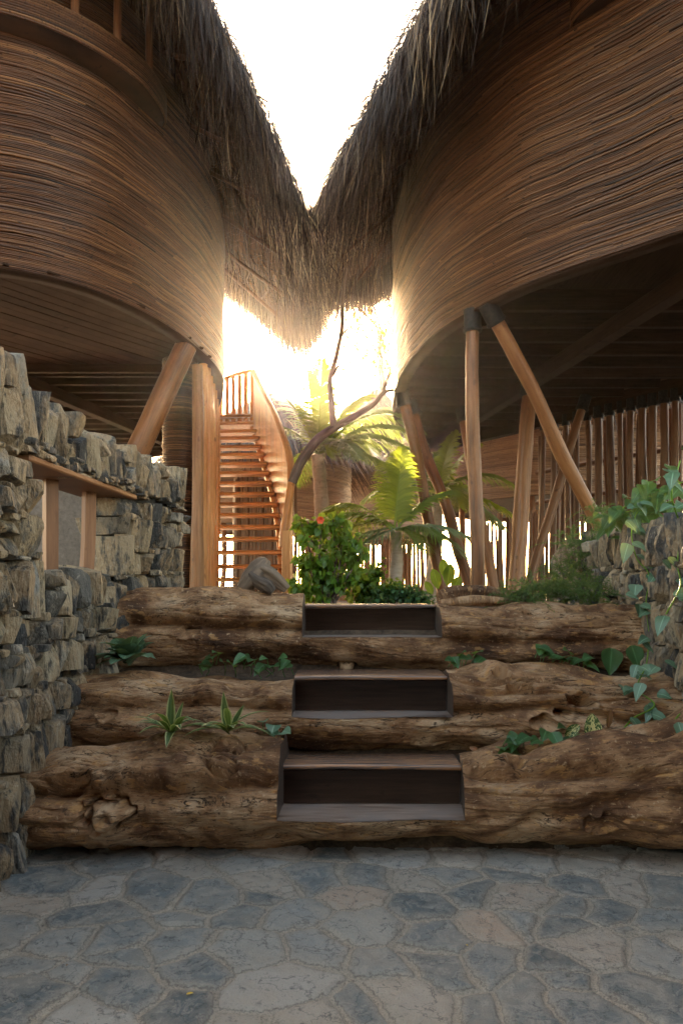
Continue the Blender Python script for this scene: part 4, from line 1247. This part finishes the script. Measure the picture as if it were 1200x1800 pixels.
# ------------------------------------------------------------------ huts in the background
def far_hut(name, label, cx, cy, R, zb, zw, zr, ov, mat='reed_far', roof=True, legs=8, seed=1.0):
    h = thing(name, label, 'hut', (cx, cy, G), 'thatched huts in the background')
    P = Path([(cx + R * math.cos(t), cy + R * math.sin(t)) for t in np.linspace(0, 2 * PI, 25)[:-1]], step=.03)
    mb = MB(); shell(mb, P, zb, zw, -.07); reed_rows(mb, P, zb, zw, .034, seed=seed, rad=(.014, .021), step=.3, lmin=1, lmax=3); mb.build('reed_wall', M[mat], h)
    mb = MB(); disc(mb, P.p[::4], zb + .05); mb.build('deck', M['joist'], h, smooth=False)
    if roof:
        mb = MB(); th = np.linspace(0, 2 * PI, 60); us = np.linspace(0, 1, 8)
        TH, U = np.meshgrid(th, us, indexing='ij'); rr = (R + ov) * (1 - U * .97)
        Pz = np.stack([cx + rr * np.cos(TH), cy + rr * np.sin(TH), zw - .15 + (zr - zw + .15) * U ** .85 + .06 * vn(TH * 8, U * 12)], -1)
        mb.grid(Pz, None, .35)
        n = 5200; u = rng.random(n) ** 1.6; th = rng.uniform(0, 2 * PI, n); rr = (R + ov) * (1 - u * .97)
        b = np.stack([cx + rr * np.cos(th), cy + rr * np.sin(th), zw - .1 + (zr - zw + .15) * u ** .85], -1)
        out = np.stack([np.cos(th), np.sin(th), np.full(n, -.75)], -1) + rng.normal(size=(n, 3)) * .15
        sd = np.stack([-np.sin(th), np.cos(th), np.zeros(n)], -1); L = rng.uniform(.35, .7, n)
        Pb = np.zeros((n, 3, 2, 3))
        for i, t in enumerate((0, .5, 1)):
            for j, s2 in enumerate((-1, 1)):
                Pb[:, i, j] = b + out * (L * t)[:, None] + np.array([0, 0, -1]) * (L * t * t * .35)[:, None] + sd * (s2 * .018 * (1, .8, .15)[i])
        mb.strips(Pb, Pb.copy(), np.clip(.55 + rng.normal(size=n) * .22, 0, 1)); mb.build('thatch', M['thatch'], h)
    for i in range(legs):
        t = 2 * PI * (i + .3) / legs
        mb = MB(); x, y = cx + R * .9 * math.cos(t), cy + R * .9 * math.sin(t)
        mb.tube([(x, y, zb + .04), (x + .03, y, (zb + G) / 2), (x + .1 * math.cos(t), y + .1 * math.sin(t), G)], .06, 8, 4, wob=.1); mb.build('support_post', M['pole'], h)
    return h
far_hut('reed_hut', 'small round reed hut behind the palm, seen beyond the stair', -1.75, 18.2, 1.95, 3.0, 4.75, 6.3, .7, seed=2)
far_hut('reed_hut', 'farthest hut, thatched cone showing above the palm fronds', 1.3, 27.0, 2.2, 3.4, 5.6, 8.9, .9, seed=4, legs=6)
far_hut('reed_hut', 'sunlit brown reed hut seen low beneath the right hut', 4.9, 16.2, 2.7, 3.25, 5.0, 7.2, .7, seed=6)

far_hut('reed_hut', 'unseen dark hut added behind the viewer to block low sky light', 0.4, -6.9, 4.8, .05, 7.4, 11.0, 1.0, mat='joist', seed=8, legs=0)  # added out of view, dark, to keep frontal sky light off the logs
# ------------------------------------------------------------------ dead branch leaning from the stair
mb = MB()
P = [at(513, 850, 9.3), at(528, 815, 9.35), at(545, 788, 9.4), at(562, 768, 9.45), at(590, 750, 9.5), at(622, 732, 9.5), at(655, 712, 9.5), at(675, 690, 9.5), at(700, 684, 9.5)]
mb.tube(P, [.068, .07, .066, .06, .052, .044, .034, .024, .016], 14, 8, wob=.35)
P = [at(588, 752, 9.5), at(584, 720, 9.5), at(580, 670, 9.5), at(590, 630, 9.5), at(600, 580, 9.5), at(602, 530, 9.5), at(607, 470, 9.6)]
mb.tube(P, [.045, .038, .034, .033, .031, .027, .022], 12, 8, wob=.3)
for a, b, c in (((672, 692), (680, 665), (690, 640)), ((546, 790), (556, 775), (562, 760)), ((585, 660), (596, 640), (604, 628)), ((600, 590), (612, 575), (618, 560))):
    mb.tube([at(*a, 9.5), at(*b, 9.48), at(*c, 9.45)], [.022, .014, .006], 8, 5, wob=.3)
tag(mb.build('dead_branch', M['branch'], loc=tuple(at(513, 850, 9.3))), 'bare grey forked branch slanting up from the stair handrail', 'branch')

# ------------------------------------------------------------------ scattering volume added to stand in for lens glare around the sun
mb = MB()
hx0, hx1, hy0, hy1, hz0, hz1 = -160., 160., -70., 310., -2.0, 16.
V = [(x, y, z) for x in (hx0, hx1) for y in (hy0, hy1) for z in (hz0, hz1)]
mb.add(V, [[0, 1, 3, 2], [4, 6, 7, 5], [0, 4, 5, 1], [2, 3, 7, 6], [0, 2, 6, 4], [1, 5, 7, 3]])
hm = bpy.data.materials.new('glare_haze'); hm.use_nodes = True; hm.node_tree.nodes.clear()
ho = hm.node_tree.nodes.new('ShaderNodeOutputMaterial'); hv = hm.node_tree.nodes.new('ShaderNodeVolumePrincipled')
hv.inputs['Color'].default_value = (1, .88, .82, 1); hv.inputs['Density'].default_value = .00029; hv.inputs['Anisotropy'].default_value = .9
hm.node_tree.links.new(hv.outputs[0], ho.inputs['Volume'])
o = mb.build('glare_haze', hm, smooth=False); tag(o, kind='stuff')

# ------------------------------------------------------------------ palms
def palm(label, base, crown, r, fronds, mats, group='palms in the garden'):
    t = thing('palm_tree', label, 'palm tree', (base[0], base[1], base[2]), group)
    base, crown = np.array(base, float), np.array(crown, float)
    mb = MB(); n = 46; q = np.linspace(0, 1, n)
    pts = base + np.outer(q, crown - base) + np.outer(np.sin(q * PI) * .05, [1, 0, 0])
    rad = r * (1.25 - .45 * q) * (1 + .07 * np.abs(np.sin(q * 30)))
    mb.tube(pts, rad, 14, wob=.08); mb.build('trunk', M['trunk'], t)
    for i, f in enumerate(fronds):
        az, el, ln, dr, mt = f[:5]
        frond(t, crown + np.array([0, 0, .02]) + rng.normal(size=3) * .02, math.radians(az), math.radians(el), ln * 1.2, dr, M[mt], leaf=f[5] if len(f) > 5 else .42, roll=f[6] if len(f) > 6 else 0, n=54)
    return t
# azimuth: 0 = away from the camera, 90 = to the right, 180 = towards the camera
b = at(562, 1058, 10.6); b[2] = G
palm('taller palm in the middle, ringed pale trunk beside the bare branch', b, at(558, 800, 10.6), .105,
     [(100, 28, 1.45, .55, 'leaf_palm_blue', .5), (75, 40, 1.7, .5, 'leaf_palm_blue', .5), (-60, 48, .9, .35, 'leaf_palm_blue', .42), (-50, 62, 1.4, .3, 'leaf_palm_blue', .45), (10, 80, 1.25, .05, 'leaf_palm', .42), (-20, 72, 1.3, .1, 'leaf_palm', .42), (60, 62, 1.5, .35, 'leaf_palm', .45), (-20, 10, .9, .45, 'leaf_palm', .4), (150, 25, 1.1, .6, 'leaf_palm_blue', .45), (120, 5, 1.1, .4, 'leaf_palm', .45), (170, 15, .7, .5, 'leaf_palm', .4), (35, 35, 1.6, .5, 'leaf_palm_blue', .45), (95, 50, 1.9, .62, 'leaf_palm_blue', .5)], None)
b = at(684, 1060, 8.9); b[2] = G
palm('short golden green palm right of centre with a thin trunk', b, at(695, 935, 8.9), .075,
     [(-85, 32, 1.0, .5, 'leaf_palm_gold', .42), (-60, 45, 1.1, .5, 'leaf_palm_gold', .42), (-100, -5, .75, .35, 'leaf_palm_blue', .36), (-120, -15, .7, .3, 'leaf_palm_blue', .36), (-20, 68, .95, .15, 'leaf_palm_gold', .4), (20, 75, 1.0, .1, 'leaf_palm_gold', .4), (70, 50, 1.0, .35, 'leaf_palm', .4), (100, 15, .8, .4, 'leaf_palm_blue', .4), (140, 20, .6, .5, 'leaf_palm', .36), (-40, 20, .9, .4, 'leaf_palm_gold', .4), (160, -10, .5, .3, 'leaf_palm', .36), (60, 5, .8, .4, 'leaf_palm_blue', .4)], None)
b = at(752, 1058, 11.0); b[2] = G
palm('yellow green palm half hidden behind the slanted poles of the right hut', b, at(768, 870, 11.0), .09,
     [(85, 62, 1.05, .3, 'leaf_palm_gold', .45), (60, 75, 1.0, .2, 'leaf_palm_gold', .45), (95, 35, 1.1, .5, 'leaf_palm', .45), (-70, 55, 1.1, .45, 'leaf_palm', .45), (-85, 25, 1.0, .5, 'leaf_palm_blue', .45), (110, 5, 1.0, .45, 'leaf_palm_gold', .45), (-110, 5, .8, .4, 'leaf_palm_blue', .4), (0, 60, 1.1, .3, 'leaf_palm', .45), (170, 15, .8, .6, 'leaf_palm', .4), (30, 30, 1.1, .5, 'leaf_palm', .45), (130, -10, .9, .35, 'leaf_palm_blue', .4)], None)

# ------------------------------------------------------------------ shrubs
def shrub(name, label, cat, clumps, n, ls, mat, stems=5, flowers=(), group=None):
    cs = np.array([c[0] for c in clumps]); sz = np.array([c[1] for c in clumps])
    base = np.array([cs[:, 0].mean(), cs[:, 1].mean(), G])
    t = thing(name, label, cat, base, group)
    mb = MB(); cloud_leaves(mb, cs, sz, n, ls); mb.build('foliage', M[mat], t)
    for c in cs[:max(stems, 1) * 3]:
        mb = MB(); mb.tube([base + rng.normal(size=3) * [.05, .05, 0], (base + c) / 2 + rng.normal(size=3) * .03, c], [.014, .01, .005], 6, 5)
        mb.build('stem', M['branch'], t)
    for f in flowers:
        mb = MB()
        for k in range(6):
            a = k * PI / 3
            leaf_strip(mb, f, (math.cos(a), -.6, math.sin(a) + .1), (0, -1, 0), .05, .045, .15, .2, 'oval')
        mb.build('flower', M['flower'], t)
    return t
C = [(at(px, py, 7.7), (s, s * .9, s)) for px, py, s in ((565, 925, .08), (545, 945, .1), (597, 940, .09), (535, 985, .09), (575, 975, .12), (612, 975, .09), (555, 1005, .12), (630, 950, .07), (528, 1030, .09), (590, 1020, .12), (530, 922, .06), (585, 912, .05), (622, 1010, .08), (560, 1040, .12), (606, 912, .04), (638, 972, .05))]
shrub('hibiscus_bush', 'leafy green hibiscus bush with red flower at the head of the steps', 'bush', C, 900, .085, 'leaf_bush', 6, [at(563, 914, 7.6)])
C = [(at(px, py, 8.2), (s, s, s * .9)) for px, py, s in ((640, 1015, .12), (660, 1005, .1), (650, 1035, .16), (690, 1035, .12), (635, 1045, .14))]
shrub('garden_shrub', 'dark low shrub with small leaves between the hibiscus and the short palm', 'shrub', C, 800, .06, 'leaf_bush', 4)
C = [(at(px, py, 8.0), (s, s, s * .7)) for px, py, s in ((700, 1040, .1), (725, 1045, .12), (670, 1050, .14), (740, 1052, .1))]
shrub('garden_shrub', 'low ground shrub at the foot of the short palm trunk', 'shrub', C, 700, .05, 'leaf_dark', 4)
# big leaved plant beside the top step
t = thing('broad_leaf_plant', 'upright plant with broad glossy leaves right of the top step', 'plant', at(782, 1060, 6.6))
mb = MB()
for (px, py, L_, wd, dx) in ((770, 1035, .22, .1, -.25), (786, 1030, .24, .11, .1), (780, 1015, .2, .09, -.05), (795, 1040, .18, .09, .4), (760, 1045, .16, .07, -.5)):
    leaf_strip(mb, at(px, py, 6.6), (dx, -.15, 1), (0, -1, .3), L_, wd, .15, .25, 'oval')
mb.build('foliage', M['leaf_bush'], t)

# ------------------------------------------------------------------ plants in the terraces
def rosette(name, label, base, n, L, W, mat, spread=(0, 360), el=(25, 75), droop=.5, shape='lance', group='plants growing between the logs'):
    t = thing(name, label, 'plant', base, group); mb = MB()
    for i in range(n):
        az = math.radians(spread[0] + (spread[1] - spread[0]) * (i + random.random() * .7) / n); e = math.radians(random.uniform(*el))
        d = (math.cos(az) * math.cos(e), math.sin(az) * math.cos(e), math.sin(e))
        leaf_strip(mb, np.array(base) + rng.normal(size=3) * .008, d, (0, 0, 1) if e < 1.2 else (0, -1, .4), L * random.uniform(.65, 1.1), W * random.uniform(.8, 1.15), droop * random.uniform(.7, 1.2), .25, shape, rows=9)
    mb.build('foliage', M[mat], t); return t
rosette('leafy_plant', 'bushy grey green leafy plant against the left stone wall', at(225, 1164, 4.56), 34, .3, .105, 'leaf_blue', (150, 400), (14, 78), .42, 'oval')
rosette('striped_plant', 'left striped plant with an upright leaf on the lowest log', at(302, 1288, 3.98), 12, .36, .055, 'leaf_stripe', (150, 390), (20, 62), .5)
rosette('striped_plant', 'right striped plant with two upright leaves beside the knots of the lowest log', at(402, 1286, 3.98), 11, .32, .052, 'leaf_stripe', (150, 390), (20, 58), .5)
def few(name, label, leaves, mat, cat='plant', group=None, shape='heart', stem=True):
    base = np.array(leaves[0][0]); t = thing(name, label, cat, base, group); mb = MB(); ms = MB()
    for (p, d, up, L_, W_, dr) in leaves:
        leaf_strip(mb, p, d, up, L_, W_, dr, .25, shape, rows=9)
        if stem:
            ms = MB(); ms.tube([np.array(p) + [random.gauss(0, .02), .03, -.07], np.array(p) + [random.gauss(0, .01), .015, -.03], p], .003, 5, 4); ms.build('stem', M['leaf_dark'], t)
    mb.build('foliage', M[mat], t)
    return t
few('striped_plant', 'tall single striped leaf blade rising from the left striped plant', [(at(300, 1290, 4.0), (.04, -.1, 1), (0, -1, .1), .25, .055, 0), (at(305, 1285, 4.0), (.28, 0, 1), (.3, -1, 0), .2, .03, .15)], 'leaf_stripe', group='plants growing between the logs', shape='lance', stem=False)
few('striped_plant', 'pair of dark upright striped blades beside the right striped plant', [(at(398, 1285, 4.0), (-.06, -.1, 1), (0, -1, .1), .22, .05, 0), (at(404, 1285, 4.0), (.45, 0, 1), (.3, -1, 0), .19, .035, .15)], 'leaf_stripe', group='plants growing between the logs', shape='lance', stem=False)
def scatter_hearts(pts, d, L=.075, tilt=.6):
    out = []
    for (px, py) in pts:
        a = random.uniform(-.9, .9)
        out.append((at(px, py, d + random.uniform(-.04, .04)), (math.sin(a) , -.55, random.uniform(-.35, .5)), (random.uniform(-.3, .3), -tilt, 1), L * random.uniform(.75, 1.25), L * .85 * random.uniform(.8, 1.1), .3))
    return out
few('pothos_vine', 'small heart leaved vine under the top left log, near the steps', scatter_hearts([(358, 1160), (372, 1155), (395, 1168), (425, 1158), (440, 1170), (455, 1175), (432, 1152), (490, 1157), (478, 1172), (500, 1172), (512, 1168), (465, 1168), (410, 1172), (385, 1150), (448, 1160), (470, 1158), (505, 1160), (365, 1172), (350, 1168)], 4.76, .1), 'leaf_dark', group='plants growing between the logs')
few('pothos_vine', 'two pale heart leaves on the middle log beside the third step', scatter_hearts([(462, 1270), (482, 1275), (472, 1282), (495, 1288), (480, 1295)], 4.14, .1), 'leaf_blue', group='plants growing between the logs')
few('pothos_vine', 'small bright leaved plant right of the steps under the top log', scatter_hearts([(795, 1155), (808, 1152), (822, 1158), (835, 1150), (848, 1156), (812, 1162), (800, 1165), (828, 1165), (845, 1165)], 4.74, .1), 'leaf_dark', group='plants growing between the logs')
few('pothos_vine', 'bright heart leaved vine under the middle of the top right log', scatter_hearts([(945, 1138), (960, 1145), (975, 1150), (988, 1155), (1002, 1150), (1018, 1158), (970, 1158), (955, 1135), (990, 1165), (1025, 1165), (1040, 1155), (950, 1155)], 4.72, .11), 'leaf_dark', group='plants growing between the logs')
few('pothos_vine', 'dense heart leaved vine on the lowest log below the yellow leaf', scatter_hearts([(890, 1300), (905, 1310), (895, 1322), (920, 1305), (935, 1318), (915, 1325), (948, 1302), (965, 1312), (952, 1325), (980, 1300), (990, 1316), (1000, 1308), (970, 1288), (930, 1295), (1012, 1318), (960, 1285), (885, 1315), (908, 1295), (925, 1330), (978, 1322), (1005, 1295), (995, 1282), (1030, 1300), (1050, 1310)], 4.08, .11), 'leaf_dark', group='plants growing between the logs')
few('variegated_leaf_plant', 'single large cream and green variegated leaf standing on the lowest right log', [(at(1040, 1255, 4.05), (-.05, -.25, -1), (0, -1, .2), .18, .1, 0), (at(1018, 1275, 4.1), (-.7, -.3, -.4), (0, -1, .3), .12, .06, .1)], 'leaf_var', group='plants growing between the logs', shape='oval', stem=False)
few('dry_leaf', 'curled brown dry leaf beside the variegated leaf', [(at(1068, 1280, 4.2), (.15, -.1, 1), (0, -1, .2), .09, .035, -.2), (at(1066, 1318, 4.2), (.1, -.1, 1), (0, -1, .2), .1, .03, -.1)], 'leaf_brown', 'leaf', shape='oval', stem=False)
few('dry_leaf', 'curled brown dry leaf on the lowest log near the steps', [(at(842, 1322, 4.2), (-.7, 0, .5), (0, -1, .4), .07, .03, .2), (at(836, 1330, 4.2), (-.8, 0, .1), (0, -1, .4), .06, .035, .1)], 'leaf_brown', 'leaf', shape='oval', stem=False)
few('broad_leaf_plant', 'large dark drooping leaf in the shade of the right wall', [(at(1075, 1140, 4.9), (-.2, -.3, -1), (0, -1, .2), .19, .15, 0), (at(1110, 1135, 4.9), (.2, -.3, -1), (0, -1, .2), .17, .12, 0)], 'leaf_dark', shape='heart')

# vine hanging on the right wall
def vine(label, pts, leaves, L, mat, n_leaf=None):
    P = np.array(pts); t = thing('climbing_vine', label, 'vine', P[0], 'vines on the right wall')
    ms = MB(); ms.tube(P, .0045, 6, 8, wob=.1); ms.build('stem', M['leaf_bush'], t)
    sm, _ = smooth_path(P, 10); mb = MB()
    for i in range(leaves):
        p = sm[int(i / leaves * (len(sm) - 1))] + rng.normal(size=3) * [.05, .04, .045]
        a = random.uniform(-1.3, 1.3)
        leaf_strip(mb, p, (math.sin(a), -.5, random.uniform(-.9, .3)), (random.uniform(-.4, .4), -.6, 1), L * random.uniform(.7, 1.25), L * .8 * random.uniform(.8, 1.1), .3, .2, 'heart', rows=9)
    mb.build('foliage', M[mat], t); return t
vine('glossy vine bunched on top of the right stone wall', [at(1180, 880, 4.9), at(1140, 895, 5.2), at(1100, 900, 5.5), at(1075, 915, 5.7), at(1120, 870, 5.3), at(1160, 860, 5.0), at(1195, 850, 4.6)], 72, .13, 'leaf_dark')
vine('vine trailing down the face of the right wall at its far edge', [at(1128, 880, 5.0), at(1110, 930, 5.0), at(1118, 980, 4.95), at(1140, 1010, 4.9), at(1135, 1060, 4.9), at(1140, 1110, 4.85)], 24, .11, 'leaf_blue')
vine('vine trailing down at the right edge of the picture', [at(1195, 810, 4.3), at(1180, 870, 4.25), at(1196, 930, 4.5), at(1190, 990, 4.4), at(1195, 1030, 4.15), at(1170, 1080, 4.2)], 22, .12, 'leaf_blue')
vine('vine creeping along the foot of the right wall over the logs', [at(1140, 1130, 4.7), at(1135, 1170, 4.5), at(1120, 1210, 4.35), at(1150, 1240, 4.2), at(1110, 1265, 4.15), at(1090, 1300, 4.1), at(1160, 1290, 4.05), at(1195, 1255, 4.0)], 34, .1, 'leaf_blue')

# feathery asparagus ferns
def fern(label, spots, n, L):
    base = np.array(spots[0]); t = thing('asparagus_fern', label, 'fern', base, 'feathery ferns by the right wall'); mb = MB()
    for (p) in spots:
        for i in range(n):
            az = random.uniform(0, 2 * PI); e = random.uniform(.2, 1.35)
            d = np.array([math.cos(az) * math.cos(e), math.sin(az) * math.cos(e), math.sin(e)]); l = L * random.uniform(.5, 1.15)
            q = np.linspace(0, 1, 7); ctr = np.array(p) + rng.normal(size=3) * .03 + np.outer(q * l, d) - np.outer(q ** 2 * l * .5, [0, 0, 1])
            mb.tube(ctr, .0016, 3, rnd=.4, cap=False)
            k = 46; u = rng.uniform(.15, 1, k)
            c = np.stack([np.interp(u, q, ctr[:, j]) for j in range(3)], -1)
            dr = rng.normal(size=(k, 3)) + d * .8; dr /= np.linalg.norm(dr, axis=1)[:, None]
            sd = np.cross(dr, rng.normal(size=(k, 3))); sd /= np.linalg.norm(sd, axis=1)[:, None]
            ll = .03 * (1.2 - u) * rng.uniform(.7, 1.3, k) + .008
            P = np.zeros((k, 2, 2, 3))
            for ii, tt in enumerate((0, 1)):
                for jj, s2 in enumerate((-1, 1)):
                    P[:, ii, jj] = c + dr * (ll * tt)[:, None] + sd * (s2 * .0018 * (1, .3)[ii])
            mb.strips(P, P.copy(), rng.random(k))
    mb.build('foliage', M['fern'], t); return t
fern('feathery green fern spilling over the top right log', [at(900, 1058, 5.3), at(925, 1060, 5.25), at(960, 1050, 5.3), at(990, 1050, 5.3), at(1020, 1052, 5.3), at(1045, 1055, 5.25), at(930, 1040, 5.4), at(1000, 1035, 5.6), at(970, 1030, 5.6), at(1030, 1030, 5.7)], 24, .26)
fern('feathery green fern standing at the back end of the right wall', [at(1010, 1000, 6.2), at(1035, 960, 6.3), at(1020, 985, 6.2), at(1050, 930, 6.3), at(990, 1010, 6.1), at(1000, 960, 6.4), at(1045, 910, 6.4)], 22, .32)

# sparse tree far behind, lost in the glare
t = thing('background_tree', 'pale sunlit tree lost in the glare beside the right hut', 'tree', (2.0, 32, G))
mb = MB(); P = [(2.0, 32, G), (2.1, 32, 6), (1.8, 32, 10), (1.6, 32, 13)]; mb.tube(P, [.3, .25, .18, .08], 10, 8, wob=.2)
for i in range(9):
    z = 7 + i * .7; a = rng.uniform(0, 2 * PI); e = (1.9 + 1.8 * math.cos(a), 32 + 1.8 * math.sin(a), z + 1.5); mb.tube([(1.9, 32, z), ((1.9 + e[0]) / 2, (32 + e[1]) / 2, z + .9), e], [.08, .05, .02], 7, 5, wob=.2)
mb.build('trunk', M['branch'], t)
mb = MB(); cl = [((1.9 + rng.normal() * 1.3, 32 + rng.normal() * 1.2, 11 + rng.normal() * 1.8), (.7, .7, .5)) for _ in range(14)]
cloud_leaves(mb, [c[0] for c in cl], [c[1] for c in cl], 700, .16); mb.build('crown', M['leaf_palm_gold'], t)
